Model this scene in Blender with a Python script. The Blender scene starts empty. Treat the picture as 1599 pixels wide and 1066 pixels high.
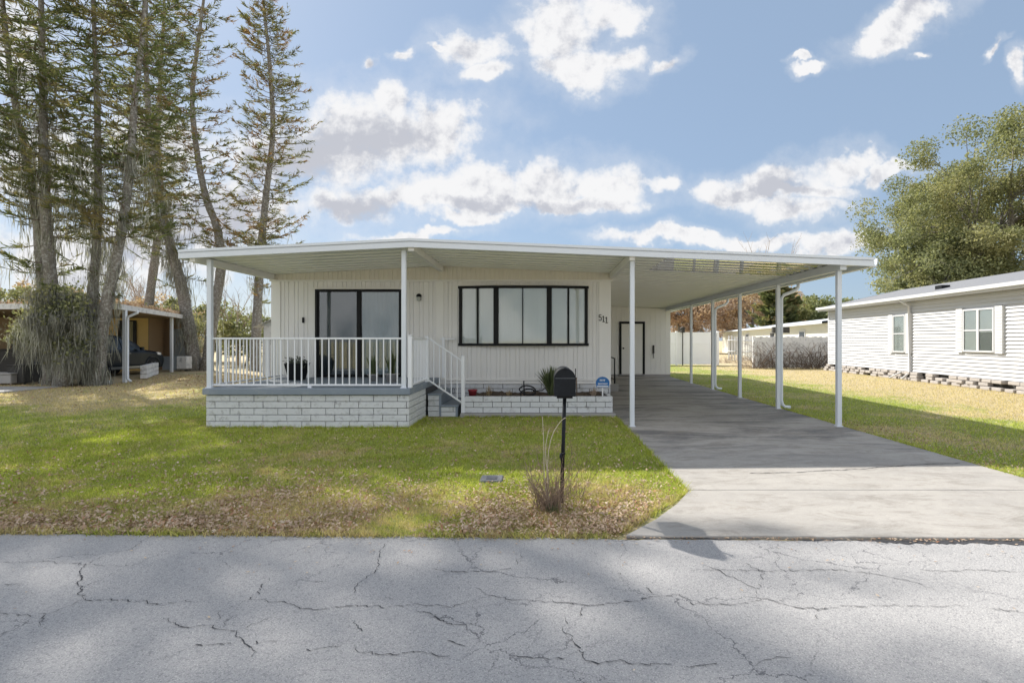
import bpy, math, random
import numpy as np
from mathutils import Vector, Matrix
R = math.radians
random.seed(7)
scene = bpy.context.scene
col = scene.collection

# ------------------------------------------------------------------ camera
CH = 1.486                    # eye height
F = 800.0; CX = 848.0; HY = 531.0       # focal length, vanishing point and horizon in photo pixels
cam_d = bpy.data.cameras.new('camera')
cam_d.sensor_width = 36; cam_d.lens = 36*F/1599
cam_d.shift_x = -(CX-799.5)/1599; cam_d.shift_y = -(533-HY)/1599
cam_d.clip_start = .05; cam_d.clip_end = 3000
cam = bpy.data.objects.new('camera', cam_d); col.objects.link(cam)
cam.location = (0, 0, CH); cam.rotation_euler = (R(90), 0, 0)
scene.camera = cam
scene.render.resolution_x = 1024; scene.render.resolution_y = 682
scene.view_settings.view_transform = 'Standard'; scene.view_settings.look = 'None'
scene.view_settings.exposure = 1.80; scene.view_settings.gamma = 1

# ------------------------------------------------------------------ sun and sky
SUN_EL = 40.0; SUN_AZ = 44.0           # azimuth from +Y towards -X
sd = bpy.data.lights.new('sun', 'SUN'); sd.energy = 2.25; sd.angle = R(.7); sd.color = (1, .95, .87)
sun = bpy.data.objects.new('sun', sd); col.objects.link(sun)
sv = Vector((-math.sin(R(SUN_AZ))*math.cos(R(SUN_EL)), math.cos(R(SUN_AZ))*math.cos(R(SUN_EL)), math.sin(R(SUN_EL))))
sun.rotation_euler = sv.to_track_quat('Z', 'Y').to_euler()
sun.location = (-20, 30, 30)

W = bpy.data.worlds.new('World'); scene.world = W; W.use_nodes = True
nt = W.node_tree; nt.nodes.clear()
def N(t, **k):
    n = nt.nodes.new(t)
    for a, b in k.items():
        if a[0]=='i' and a[1:].isdigit(): n.inputs[int(a[1:])].default_value = b
        else: setattr(n, a, b)
    return n
def L(a, b): nt.links.new(a, b)
def M(op, a, b=None, c=None, clamp=False):
    n = nt.nodes.new('ShaderNodeMath'); n.operation = op; n.use_clamp = clamp
    for i, v in enumerate((a, b, c)):
        if v is None: continue
        if isinstance(v, (int, float)): n.inputs[i].default_value = v
        else: nt.links.new(v, n.inputs[i])
    return n.outputs[0]
sky = N('ShaderNodeTexSky'); sky.sky_type = 'NISHITA'; sky.sun_disc = False
sky.sun_elevation = R(SUN_EL); sky.sun_rotation = R(-SUN_AZ); sky.air_density = 1.0; sky.dust_density = .6; sky.ozone_density = 2.0
tc = N('ShaderNodeTexCoord'); sep = N('ShaderNodeSeparateXYZ'); L(tc.outputs['Generated'], sep.inputs[0])
yy = M('MAXIMUM', M('ABSOLUTE', sep.outputs[1]), .12)
u = M('DIVIDE', sep.outputs[0], yy); v = M('DIVIDE', sep.outputs[2], yy)
uv = N('ShaderNodeCombineXYZ'); L(u, uv.inputs[0]); L(v, uv.inputs[1])
nz0 = N('ShaderNodeTexNoise', i2=5.0, i3=5.0, i4=.6); L(uv.outputs[0], nz0.inputs[0])
# large billows displace the outlines of the clouds
wv = N('ShaderNodeVectorMath', operation='MULTIPLY_ADD'); L(nz0.outputs['Color'], wv.inputs[0]); wv.inputs[1].default_value = (.20, .16, 0); L(uv.outputs[0], wv.inputs[2])
wo = N('ShaderNodeVectorMath', operation='SUBTRACT'); L(wv.outputs[0], wo.inputs[0]); wo.inputs[1].default_value = (.10, .08, 0)
CL = [(585,210,150,72,0),(500,245,150,58,0),(612,150,45,30,0),(680,195,65,55,0),
      (545,328,95,26,0),(680,310,90,40,0),(760,300,80,46,0),(850,292,90,44,0),(940,290,80,38,0),(1015,292,40,16,0),(720,345,70,14,0),
      (742,66,52,34,0),(762,108,42,20,0),(690,70,14,8,0),
      (880,45,75,62,0),(950,20,70,30,0),(890,105,80,36,0),(960,88,60,28,0),(1042,92,34,11,.6),
      (1150,300,80,25,0),(1220,285,90,26,.05),(1300,268,80,26,.1),(1245,330,68,24,0),(1380,278,50,16,.3),
      (1400,45,80,28,.45),(1450,15,45,28,.2),(1260,112,28,9,.1),(1246,98,18,6,0),(1430,92,12,6,0),
      (1060,374,115,13,0),(1320,385,85,15,0),(640,370,90,9,0),(1604,105,16,24,0),(583,96,18,8,0),(640,80,18,7,0),(625,318,120,20,0),(900,318,110,18,0),(1180,378,90,12,0),(1240,300,100,18,0),
      (330,330,200,70,0),(130,395,220,75,0),(240,230,130,60,0),(60,250,110,80,0),(430,260,70,55,0),(20,60,60,70,0),(1560,70,22,6,.5)]
den = None
for (x, y, a, b, rt) in CL:
    mp = N('ShaderNodeMapping'); mp.vector_type = 'TEXTURE'
    mp.inputs['Location'].default_value = ((x-CX)/F, (HY-y)/F, 0); mp.inputs['Rotation'].default_value = (0, 0, rt)
    mp.inputs['Scale'].default_value = (a/F, b/F, 1); L(wo.outputs[0], mp.inputs[0])
    ln = N('ShaderNodeVectorMath', operation='LENGTH'); L(mp.outputs[0], ln.inputs[0])
    d = M('SUBTRACT', 1.0, ln.outputs['Value'])
    den = d if den is None else M('SMOOTH_MAX', den, d, .12)
gd = None
for (x, y, a, b) in ((575,222,165,62),(480,262,120,60),(560,335,110,22),(800,325,180,20),(300,340,220,70),(1230,300,110,14)):
    mp = N('ShaderNodeMapping'); mp.vector_type = 'TEXTURE'; mp.inputs['Location'].default_value = ((x-CX)/F, (HY-y)/F, 0); mp.inputs['Scale'].default_value = (a/F, b/F, 1); L(wo.outputs[0], mp.inputs[0])
    ln = N('ShaderNodeVectorMath', operation='LENGTH'); L(mp.outputs[0], ln.inputs[0]); d = M('SUBTRACT', 1.0, ln.outputs['Value']); gd = d if gd is None else M('MAXIMUM', gd, d)
gd = M('MULTIPLY', gd, 1.5, clamp=True)
nz1 = N('ShaderNodeTexNoise', i2=11.0, i3=9.0, i4=.62); L(uv.outputs[0], nz1.inputs[0])
nz2 = N('ShaderNodeTexNoise', i2=2.2, i3=4.0, i4=.5); L(uv.outputs[0], nz2.inputs[0])
edge = M('MULTIPLY', M('SUBTRACT', nz1.outputs[0], .5), 2.2)
ov = N('ShaderNodeVectorMath', operation='ADD'); L(uv.outputs[0], ov.inputs[0]); ov.inputs[1].default_value = (-.012, .022, 0)
nz3 = N('ShaderNodeTexNoise', i2=11.0, i3=9.0, i4=.62); L(ov.outputs[0], nz3.inputs[0])
relief = M('SUBTRACT', nz3.outputs[0], nz1.outputs[0])
dd = M('ADD', M('ADD', den, .08), edge)
front = M('GREATER_THAN', sep.outputs[1], .1)
# behind the viewer: unseen broken cloud, thickened to light the shaded front
back = M('MULTIPLY', M('SUBTRACT', nz2.outputs[0], .43), 4.0)
back = M('ADD', back, edge)
mixd = M('ADD', M('MULTIPLY', dd, front), M('MULTIPLY', back, M('SUBTRACT', 1.0, front)))
mr = N('ShaderNodeMapRange', interpolation_type='SMOOTHSTEP'); L(mixd, mr.inputs[0]); mr.inputs[1].default_value = -.20; L(M('MULTIPLY_ADD', M('SUBTRACT', nz2.outputs[0], .3), 1.6, .22), mr.inputs[2])
wisp = N('ShaderNodeMapRange', interpolation_type='SMOOTHSTEP'); L(mixd, wisp.inputs[0]); wisp.inputs[1].default_value = -.9; wisp.inputs[2].default_value = .3; wisp.inputs[4].default_value = .25
alpha = M('MAXIMUM', mr.outputs[0], wisp.outputs[0])
gr = N('ShaderNodeMapRange', interpolation_type='SMOOTHSTEP'); L(M('ADD', M('MULTIPLY', relief, 3.2), M('ADD', M('MULTIPLY', M('SUBTRACT', nz0.outputs[0], .5), 1.8), M('MULTIPLY_ADD', den, .35, M('MULTIPLY', gd, .68)))), gr.inputs[0]); gr.inputs[1].default_value = .05; gr.inputs[2].default_value = 1.0
cc = N('ShaderNodeMix', data_type='RGBA'); L(gr.outputs[0], cc.inputs[0]); cc.inputs[6].default_value = (.82, .82, .83, 1); cc.inputs[7].default_value = (.50, .515, .57, 1)
bg1 = N('ShaderNodeBackground', i1=.062); bg2 = N('ShaderNodeBackground', i1=.345)
# thin high veil: pull the clear sky a little towards grey
veil = N('ShaderNodeMix', data_type='RGBA'); veil.inputs[0].default_value = .80; L(sky.outputs[0], veil.inputs[6]); veil.inputs[7].default_value = (1.55, 2.05, 2.75, 1)
L(M('MULTIPLY_ADD', M('SUBTRACT', 1.0, front), .12, .325), bg2.inputs[1]); L(veil.outputs[2], bg1.inputs[0]); L(cc.outputs[2], bg2.inputs[0])  # cloud behind the viewer is brightened to lift the shade on the house front
mx = N('ShaderNodeMixShader'); L(alpha, mx.inputs[0]); L(bg1.outputs[0], mx.inputs[1]); L(bg2.outputs[0], mx.inputs[2])
wout = N('ShaderNodeOutputWorld'); L(mx.outputs[0], wout.inputs[0])

# ------------------------------------------------------------------ helpers
def at(px, py, D): return Vector(((px-CX)/F*D, D, CH+(HY-py)/F*D))
def gX(px, D): return (px-CX)/F*D
def gZ(py, D): return CH+(HY-py)/F*D

def wloc(o):
    v = Vector((0, 0, 0))
    while o: v += o.location; o = o.parent
    return v
def tag(o, label=None, cat=None, group=None, kind=None):
    if label: o['label'] = label
    if cat: o['category'] = cat
    if group: o['group'] = group
    if kind: o['kind'] = kind
    return o
def thing(name, loc, label, cat, group=None):
    o = bpy.data.objects.new(name, None); col.objects.link(o); o.location = loc; o.empty_display_size = .2
    return tag(o, label, cat, group)
def link_mesh(name, me, mat, parent, V0):
    me.materials.append(mat)
    o = bpy.data.objects.new(name, me); col.objects.link(o)
    if parent: o.parent = parent
    else: o.location = V0
    return o
def np_obj(name, verts, k, mat, parent=None, smooth=False, world=True):
    """verts (n*k,3): n loose polygons of k corners"""
    verts = np.asarray(verts, dtype=np.float64).reshape(-1, 3)
    if parent is not None: off = np.array(wloc(parent)) if world else np.zeros(3)
    else: off = np.array([verts[:,0].mean(), verts[:,1].mean(), verts[:,2].min()])
    vv = (verts-off).astype(np.float32); n = len(vv)//k
    me = bpy.data.meshes.new(name)
    me.vertices.add(n*k); me.vertices.foreach_set('co', vv.ravel())
    me.loops.add(n*k); me.loops.foreach_set('vertex_index', np.arange(n*k, dtype=np.int32))
    me.polygons.add(n); me.polygons.foreach_set('loop_start', np.arange(0, n*k, k, dtype=np.int32))
    me.polygons.foreach_set('loop_total', np.full(n, k, dtype=np.int32))
    me.update(calc_edges=True)
    return link_mesh(name, me, mat, parent, Vector(off))

class MB:
    def __init__(s): s.v = []; s.f = []; s.sm = []
    def add(s, vs, fs, smooth=False):
        b = len(s.v); s.v += [tuple(p) for p in vs]
        for f in fs: s.f.append([b+i for i in f]); s.sm.append(smooth)
        return s
    def box(s, x0, x1, y0, y1, z0, z1):
        if x0 > x1: x0, x1 = x1, x0
        if y0 > y1: y0, y1 = y1, y0
        vs = [(x, y, z) for z in (z0, z1) for y in (y0, y1) for x in (x0, x1)]
        return s.add(vs, [(0,2,3,1),(4,5,7,6),(0,1,5,4),(2,6,7,3),(0,4,6,2),(1,3,7,5)])
    def bar(s, a, b, w, h=None, up=(0,0,1)):
        a = Vector(a); b = Vector(b); h = h or w; d = (b-a).normalized(); u = Vector(up)
        if abs(d.dot(u)) > .99: u = Vector((0, 1, 0))
        sx = d.cross(u).normalized(); sz = sx.cross(d).normalized()
        vs = [p+sx*i*w/2+sz*j*h/2 for p in (a, b) for i, j in ((-1,-1),(1,-1),(1,1),(-1,1))]
        return s.add(vs, [(0,1,2,3),(7,6,5,4),(0,4,5,1),(1,5,6,2),(2,6,7,3),(3,7,4,0)])
    def tube(s, pts, rad, n=8, cap=True):
        pts = [Vector(p) for p in pts]; m = len(pts)
        if not hasattr(rad, '__len__'): rad = [rad]*m
        ref = None; vs = []
        for i, p in enumerate(pts):
            d = (pts[min(i+1, m-1)]-pts[max(i-1, 0)]).normalized()
            if ref is None:
                ref = Vector((1, 0, 0)) if abs(d.x) < .8 else Vector((0, 1, 0))
            x = (ref-d*ref.dot(d)).normalized(); ref = x; y = d.cross(x)
            for k in range(n):
                a = 2*math.pi*k/n; vs.append(p+(x*math.cos(a)+y*math.sin(a))*rad[i])
        fs = [(i*n+k, i*n+(k+1) % n, (i+1)*n+(k+1) % n, (i+1)*n+k) for i in range(m-1) for k in range(n)]
        if cap: fs += [tuple(range(n))[::-1], tuple((m-1)*n+k for k in range(n))]
        return s.add(vs, fs, True)
    def prism(s, poly, axis, a, b):
        """poly of 2-D points, extruded from a to b along axis 'x','y','z'"""
        def P(p, t): return {'x': (t, p[0], p[1]), 'y': (p[0], t, p[1]), 'z': (p[0], p[1], t)}[axis]
        n = len(poly); vs = [P(p, a) for p in poly]+[P(p, b) for p in poly]
        return s.add(vs, [tuple(range(n))[::-1], tuple(range(n, 2*n))]+[(i, (i+1) % n, n+(i+1) % n, n+i) for i in range(n)])
    def lathe(s, c, prof, n=20):
        c = Vector(c); m = len(prof); vs = []
        for r, z in prof:
            for k in range(n):
                a = 2*math.pi*k/n; vs.append(c+Vector((r*math.cos(a), r*math.sin(a), z)))
        fs = [(i*n+k, i*n+(k+1) % n, (i+1)*n+(k+1) % n, (i+1)*n+k) for i in range(m-1) for k in range(n)]
        fs += [tuple(range(n))[::-1], tuple((m-1)*n+k for k in range(n))]
        return s.add(vs, fs, True)
    def build(s, name, mat, parent=None, bevel=0, world=True, fixn=True):
        v = np.array([tuple(p) for p in s.v])
        if parent is not None: off = Vector(wloc(parent)) if world else Vector((0, 0, 0))
        else: off = Vector(((v[:,0].min()+v[:,0].max())/2, (v[:,1].min()+v[:,1].max())/2, v[:,2].min()))
        me = bpy.data.meshes.new(name)
        me.from_pydata([tuple(Vector(p)-off) for p in s.v], [], s.f)
        if fixn:
            import bmesh
            bm = bmesh.new(); bm.from_mesh(me); bmesh.ops.recalc_face_normals(bm, faces=bm.faces); bm.to_mesh(me); bm.free()
        me.polygons.foreach_set('use_smooth', s.sm); me.update()
        o = link_mesh(name, me, mat, parent, off)
        if bevel:
            m = o.modifiers.new('bevel', 'BEVEL'); m.width = bevel; m.segments = 1; m.limit_method = 'ANGLE'
        return o

# ------------------------------------------------------------------ materials
class NT:
    def __init__(s, name):
        s.m = bpy.data.materials.new(name); s.m.use_nodes = True; s.t = s.m.node_tree; s.t.nodes.clear()
        s.out = s.n('ShaderNodeOutputMaterial'); s.p = s.n('ShaderNodeBsdfPrincipled'); s.l(s.p.outputs[0], s.out.inputs[0])
        s.geo = s.n('ShaderNodeNewGeometry'); s.pos = s.geo.outputs['Position']
    def n(s, t, **k):
        q = s.t.nodes.new(t)
        for a, b in k.items(): setattr(q, a, b)
        return q
    def l(s, a, b): s.t.links.new(a, b)
    def noise(s, scale, detail=4, rough=.6, stretch=None, vec=None, dist=0):
        q = s.n('ShaderNodeTexNoise'); q.inputs['Scale'].default_value = scale; q.inputs['Detail'].default_value = detail; q.inputs['Roughness'].default_value = rough; q.inputs['Distortion'].default_value = dist
        vec = vec or s.pos
        if stretch:
            mp = s.n('ShaderNodeMapping'); mp.inputs['Scale'].default_value = stretch; s.l(vec, mp.inputs[0]); vec = mp.outputs[0]
        s.l(vec, q.inputs['Vector']); return q.outputs['Fac']
    def ramp(s, f, lo, hi, a=0., b=1.):
        q = s.n('ShaderNodeMapRange'); q.interpolation_type = 'SMOOTHSTEP'; s.l(f, q.inputs[0])
        for i, x in ((1, lo), (2, hi), (3, a), (4, b)): q.inputs[i].default_value = x
        return q.outputs[0]
    def mix(s, f, a, b, blend='MIX'):
        q = s.n('ShaderNodeMix', data_type='RGBA', blend_type=blend)
        for i, x in ((0, f), (6, a), (7, b)):
            if isinstance(x, (int, float)): q.inputs[i].default_value = x
            elif isinstance(x, tuple): q.inputs[i].default_value = (*x[:3], 1)
            else: s.l(x, q.inputs[i])
        return q.outputs[2]
    def math(s, op, a, b=0.):
        q = s.n('ShaderNodeMath', operation=op)
        for i, x in ((0, a), (1, b)):
            if isinstance(x, (int, float)): q.inputs[i].default_value = x
            else: s.l(x, q.inputs[i])
        return q.outputs[0]
    def base(s, c):
        if isinstance(c, tuple): s.p.inputs['Base Color'].default_value = (*c, 1)
        else: s.l(c, s.p.inputs['Base Color'])
    def set(s, **k):
        for a, b in k.items(): s.p.inputs[a.replace('_', ' ')].default_value = b
    def bump(s, h, strength=.3, dist=.01):
        q = s.n('ShaderNodeBump'); q.inputs['Strength'].default_value = strength; q.inputs['Distance'].default_value = dist
        s.l(h, q.inputs['Height']); s.l(q.outputs[0], s.p.inputs['Normal'])
    def translucent(s, color, f=.35):
        t = s.n('ShaderNodeBsdfTranslucent'); m = s.n('ShaderNodeMixShader'); m.inputs[0].default_value = f
        if isinstance(color, tuple): t.inputs[0].default_value = (*color, 1)
        else: s.l(color, t.inputs[0])
        s.l(s.p.outputs[0], m.inputs[1]); s.l(t.outputs[0], m.inputs[2]); s.l(m.outputs[0], s.out.inputs[0])

def simple(name, c, rough=.5, var=.12, scale=3., bump=.0, metal=0., dirt=None, dscale=1.5, dlo=.5, dhi=.8, stretch=None, spec=.5):
    t = NT(name); n1 = t.noise(scale, 5, .65, stretch)
    lo = tuple(x*(1-var) for x in c); hi = tuple(min(1, x*(1+var)) for x in c)
    b = t.mix(n1, lo, hi)
    if dirt: b = t.mix(t.ramp(t.noise(dscale, 8, .7, stretch), dlo, dhi, 0, .8), b, dirt)
    t.base(b); t.set(Roughness=rough, Metallic=metal); t.p.inputs['Specular IOR Level'].default_value = spec
    if bump: t.bump(t.noise(scale*14, 4, .6), bump, .01)
    return t.m
MAT = {}
def leafmat(name, cols, f=.35, rough=.6, scale=.6, tr=1.25):
    t = NT(name); ri = t.geo.outputs['Random Per Island']
    a = t.mix(ri, cols[0], cols[1])
    if len(cols) > 2: a = t.mix(t.ramp(t.noise(scale, 3, .6), .48, .62), a, t.mix(ri, cols[2], cols[-1]))
    t.base(a); t.set(Roughness=rough); t.p.inputs['Specular IOR Level'].default_value = .25
    t.translucent(t.mix(1.0, a, (tr, tr, tr*.7), 'MULTIPLY'), f); return t.m

MAT['siding'] = simple('cream_siding', (.80,.79,.775), .55, .07, 1.2, .05, dirt=(.58,.55,.49), dscale=1.6, dlo=.52, dhi=.85, stretch=(1,1,.25))
MAT['trim'] = simple('cream_trim', (.82,.81,.785), .5, .05, 2)
MAT['frieze'] = simple('frieze', (.72,.68,.60), .5, .06, 2)
MAT['alum'] = simple('white_aluminium', (.70,.74,.79), .42, .05, 2, dirt=(.56,.57,.58), dscale=3, dlo=.55, dhi=.9)
MAT['rail'] = simple('white_rail', (.80,.82,.85), .35, .03, 3)
MAT['black'] = simple('black_frame', (.008,.009,.011), .45, .2, 4, spec=.2)
MAT['blackm'] = simple('black_mailbox', (.007,.009,.012), .5, .3, 8, .15, dirt=(.02,.024,.03), dscale=9, dlo=.5, dhi=.8, spec=.25)
MAT['deck'] = simple('slate_deck', (.22,.26,.31), .6, .12, 3, .1, dirt=(.35,.36,.37), dscale=3)
MAT['mortar'] = simple('mortar', (.10,.10,.105), .9, .2, 5)
MAT['soil'] = simple('mulch', (.09,.065,.045), 1, .5, 20, .8)
MAT['concrete'] = simple('old_concrete', (.36,.35,.34), .85, .12, 2, .2, dirt=(.22,.21,.21), dscale=2.5)
MAT['shingle'] = simple('grey_shingle', (.20,.205,.22), .9, .3, 12, .5)
MAT['whitev'] = simple('white_vinyl', (.57,.58,.60), .45, .03, 2)
MAT['dirtywhite'] = simple('weathered_white', (.66,.66,.66), .8, .1, 3, .2, dirt=(.22,.22,.23), dscale=4, dlo=.5, dhi=.72)
MAT['bark'] = simple('grey_bark', (.20,.18,.16), .95, .5, 7, 1.0, dirt=(.42,.42,.40), dscale=13, dlo=.48, dhi=.6)
MAT['twig'] = simple('twig', (.16,.12,.09), .9, .3, 4)
MAT['paletwig'] = simple('dry_stem', (.42,.33,.25), .9, .25, 6)
MAT['needle'] = leafmat('green_needles', [(.08,.105,.05),(.19,.215,.085),(.22,.22,.09),(.33,.26,.14)], .4)
MAT['needlebrown'] = leafmat('rusty_needles', [(.12,.14,.06),(.26,.25,.11),(.36,.22,.11),(.25,.18,.10)], .35, scale=.9)
MAT['oak'] = leafmat('oak_leaves', [(.13,.15,.075),(.30,.31,.16),(.24,.24,.11),(.40,.38,.21)], .4, scale=.5)
MAT['farleaf'] = leafmat('far_leaves', [(.16,.19,.09),(.30,.33,.17),(.24,.25,.1),(.38,.38,.2)], .3, scale=.4)
MAT['rustleaf'] = leafmat('rust_leaves', [(.40,.30,.21),(.58,.45,.33),(.50,.34,.20),(.60,.49,.38)], .35, scale=.4)
MAT['pinktwig'] = leafmat('pink_twigs', [(.34,.25,.20),(.52,.40,.33),(.42,.27,.18),(.5,.38,.28)], .35, scale=.4)
MAT['moss'] = leafmat('spanish_moss', [(.16,.16,.14),(.42,.42,.38),(.22,.23,.18),(.50,.50,.46)], .3, .9, 1.2, 1.0)
MAT['leaflit'] = leafmat('fallen_leaves', [(.30,.19,.12),(.60,.47,.35),(.40,.20,.11),(.68,.58,.46)], .15, .8, 2.5)
MAT['blade'] = leafmat('strap_leaves', [(.07,.10,.045),(.17,.20,.10)], .25)
MAT['strawblade'] = leafmat('dry_blades', [(.30,.23,.14),(.45,.36,.24)], .25)
MAT['foamw'] = simple('white_paint', (.8,.8,.8), .5)
MAT['red'] = simple('red_plastic', (.30,.035,.045), .5, .2, 6)
MAT['blue'] = simple('sign_blue', (.01,.13,.38), .4, .05)
MAT['yellow'] = simple('yellow_siding', (.86,.62,.24), .7, .08, 2)
MAT['tan'] = simple('tan_siding', (.33,.23,.14), .7, .1, 2)
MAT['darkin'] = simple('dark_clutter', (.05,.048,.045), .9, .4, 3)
MAT['bluegrey'] = simple('bluegrey_panel', (.33,.38,.43), .7, .08, 3)
MAT['rubber'] = simple('rubber', (.015,.015,.016), .8)
MAT['chrome'] = simple('alloy', (.25,.26,.27), .3, .1, 5, metal=.8)

t = NT('white_block'); n1 = t.noise(11, 8, .78); n2 = t.noise(4, 6, .7)
t.base(t.mix(t.ramp(t.noise(2.2, 8, .75), .52, .74, 0, .6), t.mix(t.ramp(n1, .50, .70), t.mix(n2, (.58,.60,.625), (.75,.76,.775)), (.38,.38,.39)), (.42,.42,.38))); t.set(Roughness=.8); t.bump(t.noise(45, 5, .7), .5, .02); MAT['block'] = t.m
t = NT('ceiling_pan'); t.base(t.mix(t.noise(1.5, 3), (.78,.78,.75), (.86,.86,.83))); t.set(Roughness=.30); t.p.inputs['Specular IOR Level'].default_value = .6; t.bump(t.noise(3, 3, .5, (1,6,1)), .12, .01); MAT['ceil'] = t.m
t = NT('mirror_pan'); t.base((.86,.84,.78)); t.set(Roughness=.05, Metallic=.95); t.bump(t.noise(2.2, 3, .55, (.5,7,1)), .22, .008); MAT['ceilmirror'] = t.m
t = NT('car_paint'); t.base((.006,.011,.018)); t.set(Roughness=.32); t.p.inputs['Specular IOR Level'].default_value = .3; MAT['carpaint'] = t.m
t = NT('dark_glass'); t.base((.015,.02,.022)); t.set(Roughness=.06); MAT['carglass'] = t.m
def glassmat(name, tint, refl):
    t = NT(name); g = t.n('ShaderNodeBsdfGlossy'); g.inputs['Roughness'].default_value = .03
    tr = t.n('ShaderNodeBsdfTransparent'); tr.inputs[0].default_value = (*tint, 1)
    fr = t.n('ShaderNodeFresnel'); fr.inputs[0].default_value = 1.5
    f = t.math('MAXIMUM', t.math('MINIMUM', t.math('ADD', fr.outputs[0], refl), .95), .02)
    b = t.n('ShaderNodeBump'); b.inputs['Strength'].default_value = .05; b.inputs['Distance'].default_value = .02; t.l(t.noise(1.4, 2), b.inputs['Height']); t.l(b.outputs[0], g.inputs['Normal'])
    m = t.n('ShaderNodeMixShader'); t.l(f, m.inputs[0]); t.l(tr.outputs[0], m.inputs[1]); t.l(g.outputs[0], m.inputs[2]); t.l(m.outputs[0], t.out.inputs[0]); return t.m
MAT['glass'] = glassmat('window_glass', (.96,.98,.98), .03)
MAT['glassn'] = glassmat('matt_window_glass', (.92,.95,.95), -.35)
MAT['glassdoor'] = glassmat('door_glass', (.75,.8,.82), .05)
MAT['blind'] = simple('white_blind', (.84,.85,.84), .8, .10, 9, stretch=(6,1,.15))
MAT['curtain'] = simple('grey_curtain', (.13,.14,.15), .9, .15, 3, stretch=(6,1,.3))
MAT['curtainw'] = simple('sheer_curtain', (.62,.66,.66), .9, .12, 3, stretch=(8,1,.3))
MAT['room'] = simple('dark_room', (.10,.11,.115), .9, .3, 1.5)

# ground: patchy lawn colour shared by soil sheet and blades
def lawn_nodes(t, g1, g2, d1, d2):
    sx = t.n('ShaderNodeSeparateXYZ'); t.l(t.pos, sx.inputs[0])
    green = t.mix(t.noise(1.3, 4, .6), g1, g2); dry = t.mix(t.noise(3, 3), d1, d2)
    f = t.math('ADD', t.noise(.55, 5, .62), t.ramp(sx.outputs[0], 7.0, 11.5, 0, .30))  # right lawn turns straw: its sunlit yellow beyond the carport shadow, coloured in
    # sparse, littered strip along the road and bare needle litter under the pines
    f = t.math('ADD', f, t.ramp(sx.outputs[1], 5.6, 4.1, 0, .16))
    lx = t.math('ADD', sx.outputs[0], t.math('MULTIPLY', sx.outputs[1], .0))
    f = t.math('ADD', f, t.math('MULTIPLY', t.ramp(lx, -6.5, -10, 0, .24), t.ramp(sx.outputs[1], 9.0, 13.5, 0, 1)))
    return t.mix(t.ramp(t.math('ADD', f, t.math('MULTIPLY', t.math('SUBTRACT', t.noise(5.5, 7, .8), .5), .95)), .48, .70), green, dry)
t = NT('lawn_ground')
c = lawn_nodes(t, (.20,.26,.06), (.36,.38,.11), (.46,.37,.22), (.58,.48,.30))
c = t.mix(t.ramp(t.noise(55, 5, .7), .45, .7, 0, .55), c, (.10,.08,.045))
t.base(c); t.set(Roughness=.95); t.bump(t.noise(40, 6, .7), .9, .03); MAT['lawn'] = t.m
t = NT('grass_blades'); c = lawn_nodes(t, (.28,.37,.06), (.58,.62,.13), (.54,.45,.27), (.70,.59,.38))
ri = t.geo.outputs['Random Per Island']; c = t.mix(t.ramp(ri, .72, 1, 0, .8), c, (.42,.34,.22)); c = t.mix(1.0, c, t.mix(ri, (.45,.45,.45), (1.4,1.4,1.2)), 'MULTIPLY')
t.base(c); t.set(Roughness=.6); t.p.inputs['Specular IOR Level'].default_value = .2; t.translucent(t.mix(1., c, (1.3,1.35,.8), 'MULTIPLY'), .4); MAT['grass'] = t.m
t = NT('asphalt'); sp = t.noise(120, 4, .85); vo = t.n('ShaderNodeTexVoronoi'); vo.inputs['Scale'].default_value = 85; t.l(t.pos, vo.inputs['Vector'])
c = t.mix(t.noise(.7, 6, .6), (.325,.32,.32), (.42,.408,.40))
c = t.mix(t.ramp(sp, .50, .62, 0, .65), c, (.10,.10,.11)); c = t.mix(t.ramp(vo.outputs['Distance'], .34, .10, 0, .6), c, (.64,.62,.59))
c = t.mix(t.ramp(t.noise(24, 6, .8), .54, .68, 0, .5), c, (.15,.15,.16))
wp = t.n('ShaderNodeTexNoise'); wp.inputs['Scale'].default_value = 3.2; wp.inputs['Detail'].default_value = 6; wp.inputs['Roughness'].default_value = .7; t.l(t.pos, wp.inputs['Vector'])
wm = t.n('ShaderNodeVectorMath', operation='MULTIPLY_ADD'); t.l(wp.outputs['Color'], wm.inputs[0]); wm.inputs[1].default_value = (.42, .34, 0); t.l(t.pos, wm.inputs[2])
for sc_, wd_, lo_ in ((1.15, .0045, .50), (2.6, .0045, .56)):
    vc = t.n('ShaderNodeTexVoronoi', feature='DISTANCE_TO_EDGE'); vc.inputs['Scale'].default_value = sc_; t.l(wm.outputs[0], vc.inputs['Vector'])
    ln_ = t.ramp(vc.outputs['Distance'], wd_*sc_*.4, wd_*sc_, 1, 0); c = t.mix(t.math('MULTIPLY', ln_, t.ramp(t.noise(1.4/sc_*1.2, 3, .6), lo_-.06, lo_+.06, 0, .8)), c, (.09,.09,.10))
t.base(c); t.set(Roughness=.9); t.bump(t.math('ADD', t.noise(90, 5, .8), vo.outputs['Distance']), .5, .004); MAT['asphalt'] = t.m
t = NT('driveway_concrete')
c = t.mix(t.noise(1.1, 6, .65, dist=.5), (.30,.285,.265), (.44,.412,.375))
sx = t.n('ShaderNodeSeparateXYZ'); t.l(t.pos, sx.inputs[0])
st = t.ramp(t.noise(.9, 9, .74, (.55,1.6,1), dist=.6), .42, .64); old = t.ramp(sx.outputs[1], 5.6, 7.4, .15, .85)
c = t.mix(t.math('MULTIPLY', st, old), c, (.085,.085,.092))
c = t.mix(t.math('MULTIPLY', t.ramp(t.noise(2.3, 7, .7, (.3,1.5,1)), .55, .75), t.ramp(sx.outputs[1], 12, 15, 0, .7)), c, (.17,.10,.075))
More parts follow.
